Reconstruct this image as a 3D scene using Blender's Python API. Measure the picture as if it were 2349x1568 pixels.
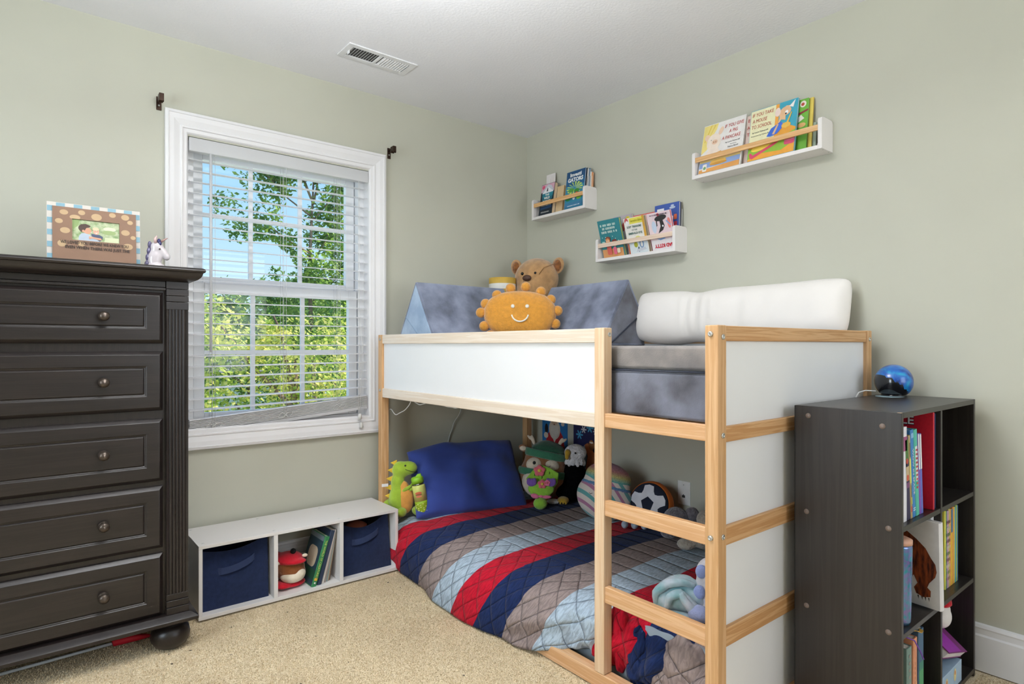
import bpy, bmesh, math, random
from mathutils import Vector, Matrix, Euler, noise
random.seed(7)
SC = bpy.context.scene
for o in list(bpy.data.objects): bpy.data.objects.remove(o)
COL = SC.collection
PI = math.pi
R = math.radians
# ---------------------------------------------------------------- camera
F_PX, W_PX, H_PX = 1394.777, 2349.0, 1568.0
YAW = 0.888083
cam_d = bpy.data.cameras.new('camera')
cam = bpy.data.objects.new('camera', cam_d); COL.objects.link(cam)
cam_d.sensor_width = 36.0
cam_d.lens = F_PX / W_PX * 36.0
cam_d.shift_y = (792.2 - H_PX / 2) / W_PX
cam_d.clip_start = 0.05; cam_d.clip_end = 300
cam.location = (-2.4886, -2.9032, 1.1046)
cam.rotation_euler = (PI / 2, 0, YAW - PI / 2)
SC.camera = cam
# ---------------------------------------------------------------- view
SC.view_settings.view_transform = 'Standard'
SC.view_settings.look = 'None'
SC.view_settings.gamma = 1.0
SC.view_settings.use_curve_mapping = False
SC.view_settings.exposure = 0.0
# ---------------------------------------------------------------- sky
world = bpy.data.worlds.new('world'); SC.world = world; world.use_nodes = True
nt = world.node_tree; nt.nodes.clear()
wo = nt.nodes.new('ShaderNodeOutputWorld'); bg = nt.nodes.new('ShaderNodeBackground')
tc = nt.nodes.new('ShaderNodeTexCoord'); sx = nt.nodes.new('ShaderNodeSeparateXYZ'); rp = nt.nodes.new('ShaderNodeValToRGB')
nt.links.new(tc.outputs['Generated'], sx.inputs[0]); nt.links.new(sx.outputs['Z'], rp.inputs[0])
rp.color_ramp.elements[0].position = 0.0; rp.color_ramp.elements[0].color = (0.62, 0.79, 0.93, 1)
rp.color_ramp.elements[1].position = 0.75; rp.color_ramp.elements[1].color = (0.10, 0.30, 0.76, 1)
e = rp.color_ramp.elements.new(0.22); e.color = (0.36, 0.61, 0.89, 1)
nt.links.new(rp.outputs[0], bg.inputs[0]); bg.inputs[1].default_value = 1.3
nt.links.new(bg.outputs[0], wo.inputs[0])
# ---------------------------------------------------------------- sun (on the trees behind the house)
sd = bpy.data.lights.new('sun', 'SUN'); sd.energy = 7.5; sd.angle = R(0.6); sd.color = (1.0, 0.93, 0.78)
sun = bpy.data.objects.new('sun', sd); COL.objects.link(sun)
sun.rotation_euler = (R(51), 0, R(75))
sun.location = (14, -4, 14)
# ---------------------------------------------------------------- room light
def area(name, loc, rot, sx_, sy_, energy, col=(1, 1, 1)):
    l = bpy.data.lights.new(name, 'AREA'); l.shape = 'RECTANGLE'; l.size = sx_; l.size_y = sy_; l.energy = energy; l.color = col
    o = bpy.data.objects.new(name, l); COL.objects.link(o); o.location = loc; o.rotation_euler = rot
    return o
area('ceiling_fill_light', (-1.95, -1.55, 2.395), (0, 0, 0), 0.9, 0.9, 13, (1.0, 0.98, 0.96))  # added fill from above; no such lamp is known in the room
area('photo_flash_bounce', (-1.86, -1.62, 2.08), (PI, 0, 0), 0.3, 0.3, 45, (0.93, 0.97, 1.0))
area('left_fill_light', (-4.17, -1.75, 1.35), (0, -PI / 2, 0), 1.4, 1.2, 42, (0.82, 0.92, 1.0))  # added fill from the left, placed in an invented window opening
area('rear_fill_light', (-0.75, -4.37, 1.5), (PI / 2, 0, 0), 1.2, 1.4, 17, (0.97, 0.98, 1.0))  # added fill from behind on the right; its window is invented too
CEIL = 2.443; XB = 0.064; YA = 0.08; XL = -4.25; YR = -4.45
# ================================================================ helpers
def lin(c):
    if isinstance(c, str):
        c = [int(c[i:i + 2], 16) / 255.0 for i in (0, 2, 4)]
        c = [x / 12.92 if x <= 0.04045 else ((x + 0.055) / 1.055) ** 2.4 for x in c]
    return (c[0], c[1], c[2], 1.0)
MATS = {}
def mat(name, col, rough=0.6, noise_=None, bump=None, metal=0.0, spec=0.5, coat=0.0, sheen=0.0, col2=None, stretch=None, sub=0.0, trans=0.0):
    if name in MATS: return MATS[name]
    m = bpy.data.materials.new(name); m.use_nodes = True; n = m.node_tree; b = n.nodes['Principled BSDF']
    b.inputs['Base Color'].default_value = lin(col); b.inputs['Roughness'].default_value = rough
    b.inputs['Metallic'].default_value = metal; b.inputs['Specular IOR Level'].default_value = spec
    b.inputs['Coat Weight'].default_value = coat; b.inputs['Sheen Weight'].default_value = sheen
    b.inputs['Transmission Weight'].default_value = trans
    tcn = n.nodes.new('ShaderNodeTexCoord'); mp = n.nodes.new('ShaderNodeMapping')
    n.links.new(tcn.outputs['Object'], mp.inputs[0])
    if stretch: mp.inputs['Scale'].default_value = stretch
    if noise_ is None and col2 is None: noise_ = (18.0, 0.06)
    if noise_:
        nz = n.nodes.new('ShaderNodeTexNoise'); nz.inputs['Scale'].default_value = noise_[0]; nz.inputs['Detail'].default_value = 4
        n.links.new(mp.outputs[0], nz.inputs[0])
        mx = n.nodes.new('ShaderNodeMix'); mx.data_type = 'RGBA'
        c1 = lin(col); k = noise_[1]
        a = [max(0, x * (1 - k)) for x in c1[:3]] + [1]; d = [min(1, x * (1 + k)) for x in c1[:3]] + [1]
        if col2: a = lin(col2); d = c1
        mx.inputs['A'].default_value = a; mx.inputs['B'].default_value = d
        rmp = n.nodes.new('ShaderNodeMapRange'); rmp.inputs['From Min'].default_value = 0.35; rmp.inputs['From Max'].default_value = 0.65
        n.links.new(nz.outputs[0], rmp.inputs[0]); n.links.new(rmp.outputs[0], mx.inputs['Factor'])
        n.links.new(mx.outputs['Result'], b.inputs['Base Color'])
    if bump:
        n2 = n.nodes.new('ShaderNodeTexNoise'); n2.inputs['Scale'].default_value = bump[0]; n2.inputs['Detail'].default_value = 3
        n.links.new(mp.outputs[0], n2.inputs[0])
        bp = n.nodes.new('ShaderNodeBump'); bp.inputs['Strength'].default_value = bump[1]; bp.inputs['Distance'].default_value = 0.01 if len(bump) < 3 else bump[2]
        n.links.new(n2.outputs[0], bp.inputs['Height']); n.links.new(bp.outputs[0], b.inputs['Normal'])
    MATS[name] = m
    return m
def wood(name, c1, c2, axis, rough=0.45, scale=1.0, bumpk=0.12, spec=0.5, contrast=(0.3, 0.7)):
    if name in MATS: return MATS[name]
    m = bpy.data.materials.new(name); m.use_nodes = True; n = m.node_tree; b = n.nodes['Principled BSDF']
    tcn = n.nodes.new('ShaderNodeTexCoord'); mp = n.nodes.new('ShaderNodeMapping')
    n.links.new(tcn.outputs['Object'], mp.inputs[0])
    s = [34 * scale] * 3; s['XYZ'.index(axis)] = 1.1 * scale
    mp.inputs['Scale'].default_value = s
    nz = n.nodes.new('ShaderNodeTexNoise'); nz.inputs['Scale'].default_value = 2.0; nz.inputs['Detail'].default_value = 6; nz.inputs['Distortion'].default_value = 1.4
    n.links.new(mp.outputs[0], nz.inputs[0])
    w = n.nodes.new('ShaderNodeMath'); w.operation = 'SINE'; mu = n.nodes.new('ShaderNodeMath'); mu.operation = 'MULTIPLY'; mu.inputs[1].default_value = 26
    n.links.new(nz.outputs[0], mu.inputs[0]); n.links.new(mu.outputs[0], w.inputs[0])
    ad = n.nodes.new('ShaderNodeMath'); ad.operation = 'MULTIPLY_ADD'; ad.inputs[1].default_value = 0.10
    n.links.new(w.outputs[0], ad.inputs[0]); n.links.new(nz.outputs[0], ad.inputs[2])
    r = n.nodes.new('ShaderNodeMapRange'); r.inputs['From Min'].default_value = contrast[0]; r.inputs['From Max'].default_value = contrast[1]
    n.links.new(ad.outputs[0], r.inputs[0])
    mx = n.nodes.new('ShaderNodeMix'); mx.data_type = 'RGBA'; mx.inputs['A'].default_value = lin(c1); mx.inputs['B'].default_value = lin(c2)
    n.links.new(r.outputs[0], mx.inputs['Factor']); n.links.new(mx.outputs['Result'], b.inputs['Base Color'])
    b.inputs['Roughness'].default_value = rough; b.inputs['Specular IOR Level'].default_value = spec
    bp = n.nodes.new('ShaderNodeBump'); bp.inputs['Strength'].default_value = bumpk; bp.inputs['Distance'].default_value = 0.002
    n.links.new(r.outputs[0], bp.inputs['Height']); n.links.new(bp.outputs[0], b.inputs['Normal'])
    MATS[name] = m
    return m
def flatc(c):
    n = 'ink_' + c
    return mat(n, c, rough=0.55, noise_=(30, 0.04))
# ---- objects
KEEP = set()
def tag(o, label=None, cat=None, group=None, kind=None):
    if label: o['label'] = label
    if cat: o['category'] = cat
    if group: o['group'] = group
    if kind: o['kind'] = kind
    return o
def thing(name, label, cat, loc=(0, 0, 0), rz=0.0, group=None, rot=None, M=None):
    o = bpy.data.objects.new(name, None); COL.objects.link(o); o.empty_display_size = 0.05
    if M is not None: o.matrix_basis = M
    else:
        o.location = loc; o.rotation_euler = rot if rot else (0, 0, rz)
    return tag(o, label, cat, group)
def obj(name, bm, m, parent=None, smooth=False, bevel=0.0, sub=0, loc=None, rot=None, solid=0.0, seg=2):
    me = bpy.data.meshes.new(name)
    if isinstance(bm, bmesh.types.BMesh):
        if id(bm) in KEEP: KEEP.discard(id(bm))
        else: bmesh.ops.recalc_face_normals(bm, faces=bm.faces[:])
        bm.to_mesh(me); bm.free()
    else:
        me.from_pydata(*bm)
    ms = m if isinstance(m, (list, tuple)) else [m]
    for x in ms: me.materials.append(x)
    if smooth: me.polygons.foreach_set('use_smooth', [True] * len(me.polygons))
    o = bpy.data.objects.new(name, me); COL.objects.link(o)
    if parent is not None: o.parent = parent
    if loc: o.location = loc
    if rot: o.rotation_euler = rot
    if solid:
        s = o.modifiers.new('solid', 'SOLIDIFY'); s.thickness = solid; s.offset = 0
    if bevel:
        b = o.modifiers.new('bevel', 'BEVEL'); b.width = bevel; b.segments = seg; b.limit_method = 'ANGLE'; b.angle_limit = R(40)
        me.polygons.foreach_set('use_smooth', [True] * len(me.polygons))
        wn = o.modifiers.new('wn', 'WEIGHTED_NORMAL'); wn.keep_sharp = False
    if sub:
        s = o.modifiers.new('sub', 'SUBSURF'); s.levels = sub; s.render_levels = sub
    return o
def struct(o): o['kind'] = 'structure'; return o
def BM(): return bmesh.new()
def box(bm, x0, x1, y0, y1, z0, z1, M=None, mi=0):
    vs = [bm.verts.new(v) for v in [(x0, y0, z0), (x1, y0, z0), (x1, y1, z0), (x0, y1, z0), (x0, y0, z1), (x1, y0, z1), (x1, y1, z1), (x0, y1, z1)]]
    if M is not None:
        for v in vs: v.co = M @ v.co
    for f in [(0, 3, 2, 1), (4, 5, 6, 7), (0, 1, 5, 4), (1, 2, 6, 5), (2, 3, 7, 6), (3, 0, 4, 7)]:
        fc = bm.faces.new([vs[i] for i in f]); fc.material_index = mi
    return vs
def bx(*a, **k):
    bm = BM(); box(bm, *a, **k); return bm
def tube(bm, pts, r, seg=8, closed=False, mi=0, radii=None):
    pts = [Vector(p) for p in pts]; rings = []
    up = Vector((0, 0, 1)); prev = None
    for i, p in enumerate(pts):
        d = (pts[min(i + 1, len(pts) - 1)] - pts[max(i - 1, 0)])
        if d.length < 1e-9: d = Vector((0, 0, 1))
        d.normalize()
        if prev is None:
            a = up if abs(d.z) < 0.95 else Vector((1, 0, 0))
            n1 = d.cross(a).normalized()
        else:
            n1 = (prev - d * prev.dot(d)).normalized()
        prev = n1; n2 = d.cross(n1)
        rr = radii[i] if radii else r
        rings.append([bm.verts.new(p + (n1 * math.cos(2 * PI * k / seg) + n2 * math.sin(2 * PI * k / seg)) * rr) for k in range(seg)])
    for i in range(len(rings) - 1):
        for k in range(seg):
            f = bm.faces.new([rings[i][k], rings[i][(k + 1) % seg], rings[i + 1][(k + 1) % seg], rings[i + 1][k]]); f.material_index = mi; f.smooth = True
    for rg in (rings[0], rings[-1]):
        f = bm.faces.new(rg); f.material_index = mi
    return bm
def lathe(bm, prof, c=(0, 0, 0), seg=28, mi=0, axis='Z'):
    rings = []
    for r, z in prof:
        ring = []
        for k in range(seg):
            a = 2 * PI * k / seg
            v = Vector((r * math.cos(a), r * math.sin(a), z))
            if axis == 'Y': v = Vector((v.x, -v.z, v.y))      # profile height points to -y
            if axis == 'X': v = Vector((v.z, v.x, v.y))
            ring.append(bm.verts.new(Vector(c) + v))
        rings.append(ring)
    for i in range(len(rings) - 1):
        for k in range(seg):
            f = bm.faces.new([rings[i][k], rings[i][(k + 1) % seg], rings[i + 1][(k + 1) % seg], rings[i + 1][k]]); f.material_index = mi; f.smooth = True
    for rg in (rings[0], rings[-1]):
        f = bm.faces.new(rg); f.material_index = mi
    return bm
def prism(bm, pts, y0, y1, plane='XZ', mi=0):
    def P(a, b, c):
        return {'XZ': (a, c, b), 'XY': (a, b, c), 'YZ': (c, a, b)}[plane]
    A = [bm.verts.new(P(a, b, y0)) for a, b in pts]; B = [bm.verts.new(P(a, b, y1)) for a, b in pts]
    n = len(pts)
    fs = [bm.faces.new(A), bm.faces.new(B[::-1])]
    for i in range(n): fs.append(bm.faces.new([A[i], B[i], B[(i + 1) % n], A[(i + 1) % n]]))
    for f in fs: f.material_index = mi
    return bm
def ell(cx, cz, rx, rz, n=20, rot=0.0):
    return [(cx + rx * math.cos(t) * math.cos(rot) - rz * math.sin(t) * math.sin(rot), cz + rx * math.cos(t) * math.sin(rot) + rz * math.sin(t) * math.cos(rot)) for t in [2 * PI * k / n for k in range(n)]]
def rect(x0, x1, z0, z1): return [(x0, z0), (x1, z0), (x1, z1), (x0, z1)]
def rrect(x0, x1, z0, z1, r, n=4):
    pts = []
    for cx, cz, a0 in ((x1 - r, z0 + r, -PI / 2), (x1 - r, z1 - r, 0), (x0 + r, z1 - r, PI / 2), (x0 + r, z0 + r, PI)):
        for k in range(n + 1):
            a = a0 + PI / 2 * k / n; pts.append((cx + r * math.cos(a), cz + r * math.sin(a)))
    return pts
def art(parent, shapes, y=0.0, name='cover_art', step=0.00012, sgn=-1):
    """printed shapes on the local XZ plane, facing -y; later shapes lie on top"""
    bm = BM(); KEEP.add(id(bm)); ms = []; idx = {}
    for i, (c, pts) in enumerate(shapes):
        if c not in idx: idx[c] = len(ms); ms.append(flatc(c))
        yy = y + sgn * (0.0003 + step * i)
        vs = [bm.verts.new((a, yy, b)) for a, b in pts]
        f = bm.faces.new(vs); f.material_index = idx[c]
        f.normal_update()
        if (f.normal.y < 0) != (sgn < 0): f.normal_flip()
    return obj(name, bm, ms, parent)
def text(parent, s, size, c, loc, width=None, rot=(PI / 2, 0, 0), name='title_text', align='CENTER', bold=0.0, ext=0.0001, space=1.0, shear=0.0, lspace=1.0):
    cu = bpy.data.curves.new('t', 'FONT'); cu.body = s; cu.size = size; cu.align_x = align; cu.align_y = 'CENTER'
    cu.extrude = ext; cu.offset = bold; cu.space_character = space; cu.shear = shear; cu.resolution_u = 2; cu.space_line = lspace
    to = bpy.data.objects.new('t', cu); COL.objects.link(to)
    dg = bpy.context.evaluated_depsgraph_get(); dg.update()
    me = bpy.data.meshes.new_from_object(to.evaluated_get(dg)); bpy.data.objects.remove(to); bpy.data.curves.remove(cu)
    me.name = name
    if width:
        xs = [v.co.x for v in me.vertices]; w = max(xs) - min(xs); k = width / w if w else 1
        for v in me.vertices: v.co.x *= k
    me.materials.clear(); me.materials.append(flatc(c))
    o = bpy.data.objects.new(name, me); COL.objects.link(o); o.parent = parent; o.location = loc; o.rotation_euler = rot
    return o
def blob(parent, name, m, els, voxel=0.008, smooth=4, sub=False):
    """one continuous soft body from overlapping ellipsoids (cx,cy,cz,rx,ry,rz[,rotx,roty,rotz])"""
    bm = BM()
    for e_ in els:
        rot = Euler(e_[6:9]).to_matrix().to_4x4() if len(e_) > 6 else Matrix.Identity(4)
        M = Matrix.Translation(e_[:3]) @ rot @ Matrix.Diagonal((e_[3], e_[4], e_[5], 1))
        bmesh.ops.create_icosphere(bm, subdivisions=3, radius=1.0, matrix=M)
    for f in bm.faces: f.smooth = True
    o = obj(name, bm, m, parent, smooth=True)
    if len(els) > 1:
        r_ = o.modifiers.new('remesh', 'REMESH'); r_.mode = 'VOXEL'; r_.voxel_size = voxel; r_.use_smooth_shade = True
        if smooth:
            s_ = o.modifiers.new('smooth', 'SMOOTH'); s_.iterations = smooth; s_.factor = 0.5
    return o
def ball(parent, name, m, c, r, rot=None):
    if not isinstance(r, (tuple, list)): r = (r, r, r)
    return blob(parent, name, m, [tuple(c) + tuple(r) + (tuple(rot) if rot else ())])
def cushion(w, h, d, n=24, pinch=0.10, corner=0.55, seedv=0, wr=0.0, pw=0.42):
    """pillow in local XZ plane, thickness along y, centred"""
    bm = BM(); g = {}
    for s in (-1, 1):
        for i in range(n + 1):
            for j in range(n + 1):
                u = 2 * i / n - 1; v = 2 * j / n - 1
                if s == 1 and (i in (0, n) or j in (0, n)): continue
                px = u * (1 - pinch * (1 - abs(u)) * 0) * (1 - pinch * (1 - v * v) * 0 - pinch * (1 - abs(v) ** 2) * abs(u) ** 6)
                pz = v * (1 - pinch * (1 - u * u) * abs(v) ** 6)
                t = max(0.0, (1 - u * u)) ** pw * max(0.0, (1 - v * v)) ** pw
                nn = noise.noise(Vector((u * 2.2 + seedv, v * 2.2, s * 3.0 + seedv))) * wr * (0.3 + t)
                g[(s, i, j)] = bm.verts.new((px * w / 2, s * (t * d / 2) + nn, pz * h / 2))
    def G(s, i, j):
        return g.get((s, i, j)) or g[(-1, i, j)]
    for s in (-1, 1):
        for i in range(n):
            for j in range(n):
                q = [G(s, i, j), G(s, i + 1, j), G(s, i + 1, j + 1), G(s, i, j + 1)]
                f = bm.faces.new(q if s == -1 else q[::-1]); f.smooth = True
    return bm
def rings_xz(bm, x0, x1, z0, z1, prof, cap=True, mi=0):
    """concentric rectangles facing -y; prof = [(inset, y)]"""
    L = []
    for ins, y in prof:
        L.append([bm.verts.new(v) for v in [(x0 + ins, y, z0 + ins), (x1 - ins, y, z0 + ins), (x1 - ins, y, z1 - ins), (x0 + ins, y, z1 - ins)]])
    for a, b in zip(L, L[1:]):
        for k in range(4):
            f = bm.faces.new([a[k], a[(k + 1) % 4], b[(k + 1) % 4], b[k]]); f.material_index = mi
    if cap: bm.faces.new(L[-1]).material_index = mi
    return bm
def copy_tree(o, parent=None):
    c = o.copy(); COL.objects.link(c)
    if parent is not None: c.parent = parent
    for ch in [x for x in bpy.data.objects if x.parent == o]: copy_tree(ch, c)
    return c
# ================================================================ materials of the room
M_WALL = mat('sage_wall_paint', (0.54, 0.537, 0.448), rough=0.62, noise_=(2.5, 0.02), bump=(260, 0.06, 0.001), spec=0.35)
M_CEIL = mat('white_ceiling_paint', (0.84, 0.84, 0.87), rough=0.9, noise_=(3, 0.015), bump=(90, 0.35, 0.003), spec=0.2)
M_TRIM = mat('white_trim_paint', (0.84, 0.83, 0.84), rough=0.42, noise_=(5, 0.015))
M_VINYL = mat('white_vinyl', (0.93, 0.93, 0.94), rough=0.35, noise_=(5, 0.01))
# carpet
def carpet_mat():
    m = bpy.data.materials.new('beige_carpet'); m.use_nodes = True; n = m.node_tree; b = n.nodes['Principled BSDF']
    t = n.nodes.new('ShaderNodeTexCoord')
    n1 = n.nodes.new('ShaderNodeTexNoise'); n1.inputs['Scale'].default_value = 210; n1.inputs['Detail'].default_value = 2
    n2 = n.nodes.new('ShaderNodeTexNoise'); n2.inputs['Scale'].default_value = 3.0; n2.inputs['Detail'].default_value = 3
    n3 = n.nodes.new('ShaderNodeTexVoronoi'); n3.inputs['Scale'].default_value = 17
    for q in (n1, n2, n3): n.links.new(t.outputs['Object'], q.inputs[0])
    m1 = n.nodes.new('ShaderNodeMix'); m1.data_type = 'RGBA'; m1.inputs['A'].default_value = lin('C2AD88'); m1.inputs['B'].default_value = lin('EEDDBD')
    r1 = n.nodes.new('ShaderNodeMapRange'); r1.inputs['From Min'].default_value = 0.3; r1.inputs['From Max'].default_value = 0.62
    n.links.new(n1.outputs[0], r1.inputs[0]); n.links.new(r1.outputs[0], m1.inputs['Factor'])
    m2 = n.nodes.new('ShaderNodeMix'); m2.data_type = 'RGBA'; m2.blend_type = 'MULTIPLY'; m2.inputs['B'].default_value = (0.86, 0.84, 0.82, 1)
    r2 = n.nodes.new('ShaderNodeMapRange'); r2.inputs['From Min'].default_value = 0.45; r2.inputs['From Max'].default_value = 0.7
    n.links.new(n2.outputs[0], r2.inputs[0]); n.links.new(r2.outputs[0], m2.inputs['Factor']); n.links.new(m1.outputs['Result'], m2.inputs['A'])
    # dark flecks
    m3 = n.nodes.new('ShaderNodeMix'); m3.data_type = 'RGBA'; m3.inputs['B'].default_value = lin('4A3F36')
    r3 = n.nodes.new('ShaderNodeMath'); r3.operation = 'LESS_THAN'; r3.inputs[1].default_value = 0.075
    n.links.new(n3.outputs['Distance'], r3.inputs[0])
    sp = n.nodes.new('ShaderNodeSeparateColor'); n.links.new(n3.outputs['Color'], sp.inputs[0])
    r4 = n.nodes.new('ShaderNodeMath'); r4.operation = 'GREATER_THAN'; r4.inputs[1].default_value = 0.45
    n.links.new(sp.outputs[0], r4.inputs[0]); mm = n.nodes.new('ShaderNodeMath'); mm.operation = 'MULTIPLY'
    n.links.new(r3.outputs[0], mm.inputs[0]); n.links.new(r4.outputs[0], mm.inputs[1])
    n.links.new(mm.outputs[0], m3.inputs['Factor']); n.links.new(m2.outputs['Result'], m3.inputs['A'])
    n.links.new(m3.outputs['Result'], b.inputs['Base Color'])
    b.inputs['Roughness'].default_value = 1.0; b.inputs['Specular IOR Level'].default_value = 0.05; b.inputs['Sheen Weight'].default_value = 0.15
    bp = n.nodes.new('ShaderNodeBump'); bp.inputs['Strength'].default_value = 0.55; bp.inputs['Distance'].default_value = 0.006
    n.links.new(n1.outputs[0], bp.inputs['Height']); n.links.new(bp.outputs[0], b.inputs['Normal'])
    return m
M_CARPET = carpet_mat()
# ================================================================ floor, ceiling, walls
struct(obj('floor', bx(XL - .2, XB + .2, YR - .2, YA + .2, -0.1, -0.004), M_CARPET))
# carpet pile: short tufts over the visible stretch
def pile():
    V = []; Fc = []
    rnd = random.Random(3)
    def ok(x, y):
        if x > -1.0 and -1.98 < y: return False
        if x > -0.67 and y > -2.31: return False
        if -1.93 < x < -1.01 and y > -0.235: return False
        return True
    n = 0
    while n < 90000:
        x = rnd.uniform(-2.95, 0.04); y = rnd.uniform(-2.75, -0.02)
        if x > -0.9 and y > -2.25 and not x > -0.05: pass
        if not ok(x, y): continue
        # keep to what the camera could plausibly see
        dx, dy = x + 2.4886, y + 2.9032
        fw = dx * math.cos(YAW) + dy * math.sin(YAW)
        if fw < 1.75: continue
        n += 1
        a = rnd.uniform(0, 2 * PI); w = 0.0022; h = rnd.uniform(0.002, 0.0065); la = rnd.uniform(0, 2 * PI); ll = rnd.uniform(0, 0.004)
        c, s = math.cos(a) * w, math.sin(a) * w
        k = len(V)
        V += [(x - c, y - s, -0.005), (x + c, y + s, -0.005), (x + math.cos(la) * ll, y + math.sin(la) * ll, -0.004 + h)]
        Fc.append((k, k + 1, k + 2))
    o = obj('carpet_pile', (V, [], Fc), M_CARPET)
    tag(o, 'short beige flecked carpet pile covering the bedroom floor', 'carpet', kind='stuff')
pile()
struct(obj('ceiling', bx(XL - .2, XB + .2, YR - .2, YA + .2, CEIL, CEIL + .15), M_CEIL))
# wall with the window: outer opening x[-1.907,-1.042] z[0.712,2.03]
WX0, WX1, WZ0, WZ1 = -1.907, -1.042, 0.709, 2.03
def wall_with_hole(bm, a0, a1, z0, z1, ha0, ha1, hz0, hz1, t0, t1, plane):
    def B(p0, p1, q0, q1):
        if plane == 'Y': box(bm, p0, p1, t0, t1, q0, q1)
        else: box(bm, t0, t1, p0, p1, q0, q1)
    B(a0, ha0, z0, z1); B(ha1, a1, z0, z1); B(ha0, ha1, z0, hz0); B(ha0, ha1, hz1, z1)
    return bm
struct(obj('wall_window_side', wall_with_hole(BM(), XL - .15, XB + .15, -0.1, CEIL + .1, WX0, WX1, WZ0, WZ1, YA, YA + .15, 'Y'), M_WALL))
struct(obj('wall_right', bx(XB, XB + .15, YR - .15, YA, -0.1, CEIL + .1), M_WALL))
struct(obj('wall_left', wall_with_hole(BM(), YR - .15, YA, -0.1, CEIL + .1, -2.4, -1.1, 0.7, 2.05, XL - .15, XL, 'X'), M_WALL))
struct(obj('wall_rear', wall_with_hole(BM(), XL, XB, -0.1, CEIL + .1, -1.4, -0.1, 0.8, 2.2, YR - .15, YR, 'Y'), M_WALL))
# outside face of the house, a roof slab above so the room is closed
struct(obj('roof', bx(XL - .5, XB + .5, YR - .5, YA + .5, CEIL + .15, CEIL + .35), mat('roof_shingle', '5A5550', 0.9)))
struct(obj('bounce_slab', bx(-5.0, 2.5, YA + .45, YA + 3.0, -.45, -.25), mat('pale_bounce_slab', (0.82, 0.82, 0.80), 0.9)))  # added pale slab, out of view, bouncing sunlight up to the window
# two added window frames, out of view, set around the side fill lights
for nme, args in (('added_window_left', ('X', XL - .1, -2.4, -1.1, 0.7, 2.05)), ('added_window_rear', ('Y', YR - .1, -1.4, -0.1, 0.8, 2.2))):
    ax, c, a0, a1, z0, z1 = args
    bm = BM()
    def W(p0, p1, q0, q1, t=0.03, bm=bm, ax=ax, c=c):
        if ax == 'Y': box(bm, p0, p1, c - t, c + t, q0, q1)
        else: box(bm, c - t, c + t, p0, p1, q0, q1)
    W(a0, a0 + .06, z0, z1); W(a1 - .06, a1, z0, z1); W(a0 + .06, a1 - .06, z0, z0 + .06); W(a0 + .06, a1 - .06, z1 - .06, z1); W(a0 + .06, a1 - .06, (z0 + z1) / 2 - .025, (z0 + z1) / 2 + .025)
    struct(obj(nme, bm, M_VINYL))
# baseboards
def base_prof(): return [(0, 0), (0.015, 0), (0.015, 0.118), (0.011, 0.124), (0.011, 0.141), (0.013, 0.146), (0.010, 0.155), (0.0, 0.158)]
bm = BM(); prism(bm, [(XB - a, b) for a, b in base_prof()], YR, YA, 'XZ'); struct(obj('baseboard_right', bm, M_TRIM))
bm = BM(); prism(bm, [(YA - a, b) for a, b in base_prof()], XL, XB - .016, 'YZ'); struct(obj('baseboard_window_side', bm, M_TRIM))
bm = BM(); prism(bm, [(XL + a, b) for a, b in base_prof()], YR, YA - .016, 'XZ'); struct(obj('baseboard_left', bm, M_TRIM))
# ================================================================ added lamp housing, out of view, to carry the ceiling fill light
lt = thing('fill_light_housing', 'added square white housing of the unseen fill light on the ceiling', 'ceiling light', (-1.95, -1.55, CEIL))
bm = BM(); box(bm, -.49, .49, -.49, .49, -.03, 0); obj('housing', bm, M_TRIM, lt, bevel=.004)
# ================================================================ window casing + sashes
tz0, tz1, tx0, tx1 = 0.644, 2.127, -1.997, -0.952
bm = BM()
rings_xz(bm, tx0, tx1, tz0, tz1, [(0, YA), (0, YA - .022), (.012, YA - .026), (.014, YA - .022), (.034, YA - .020), (.058, YA - .013), (.061, YA - .017), (.067, YA - .017), (.070, YA - .011), (.084, YA - .010), (.088, YA - .006), (.091, YA - .001), (.092, YA + .09)], cap=False)
struct(obj('trim_window', bm, M_TRIM))
win = bpy.data.objects.new('window_1', None); COL.objects.link(win); win.location = (0, 0, 0); win['kind'] = 'structure'
def frame_xz(bm, x0, x1, z0, z1, w, y0, y1, wb=None, wt=None):
    wb = wb or w; wt = wt or w
    box(bm, x0, x0 + w, y0, y1, z0, z1); box(bm, x1 - w, x1, y0, y1, z0, z1)
    box(bm, x0 + w, x1 - w, y0, y1, z0, z0 + wb); box(bm, x0 + w, x1 - w, y0, y1, z1 - wt, z1)
    return bm
# jamb / vinyl frame
bm = BM(); frame_xz(bm, WX0, WX1, WZ0, WZ1, .035, YA + .055, YA + .145)
obj('window_frame', bm, M_VINYL, win, bevel=.003)
gx0, gx1 = -1.825, -1.127
for nm, z0, z1, yy, wb, wt in (('lower_sash', .745, 1.395, YA + .062, .052, .05), ('upper_sash', 1.385, 1.995, YA + .098, .04, .03)):
    bm = BM(); frame_xz(bm, gx0 - .046, gx1 + .046, z0, z1, .046, yy, yy + .034, wb, wt)
    s = obj(nm, bm, M_VINYL, win, bevel=.003)
    bm = BM()
    for xm in (-1.610, -1.3695): box(bm, xm - .0095, xm + .0095, yy + .008, yy + .024, z0 + wb - .002, z1 - wt + .002)
    zm = 1.073 if nm == 'lower_sash' else 1.712
    for a, b in ((gx0, -1.6195), (-1.6005, -1.379), (-1.36, gx1)): box(bm, a, b, yy + .008, yy + .024, zm - .0095, zm + .0095)
    obj('grille', bm, M_VINYL, s)
M_GLASS = bpy.data.materials.new('window_glass'); M_GLASS.use_nodes = True
g = M_GLASS.node_tree; g.nodes.clear(); go = g.nodes.new('ShaderNodeOutputMaterial'); gm = g.nodes.new('ShaderNodeMixShader'); gt = g.nodes.new('ShaderNodeBsdfTransparent'); gg = g.nodes.new('ShaderNodeBsdfGlossy')
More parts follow.
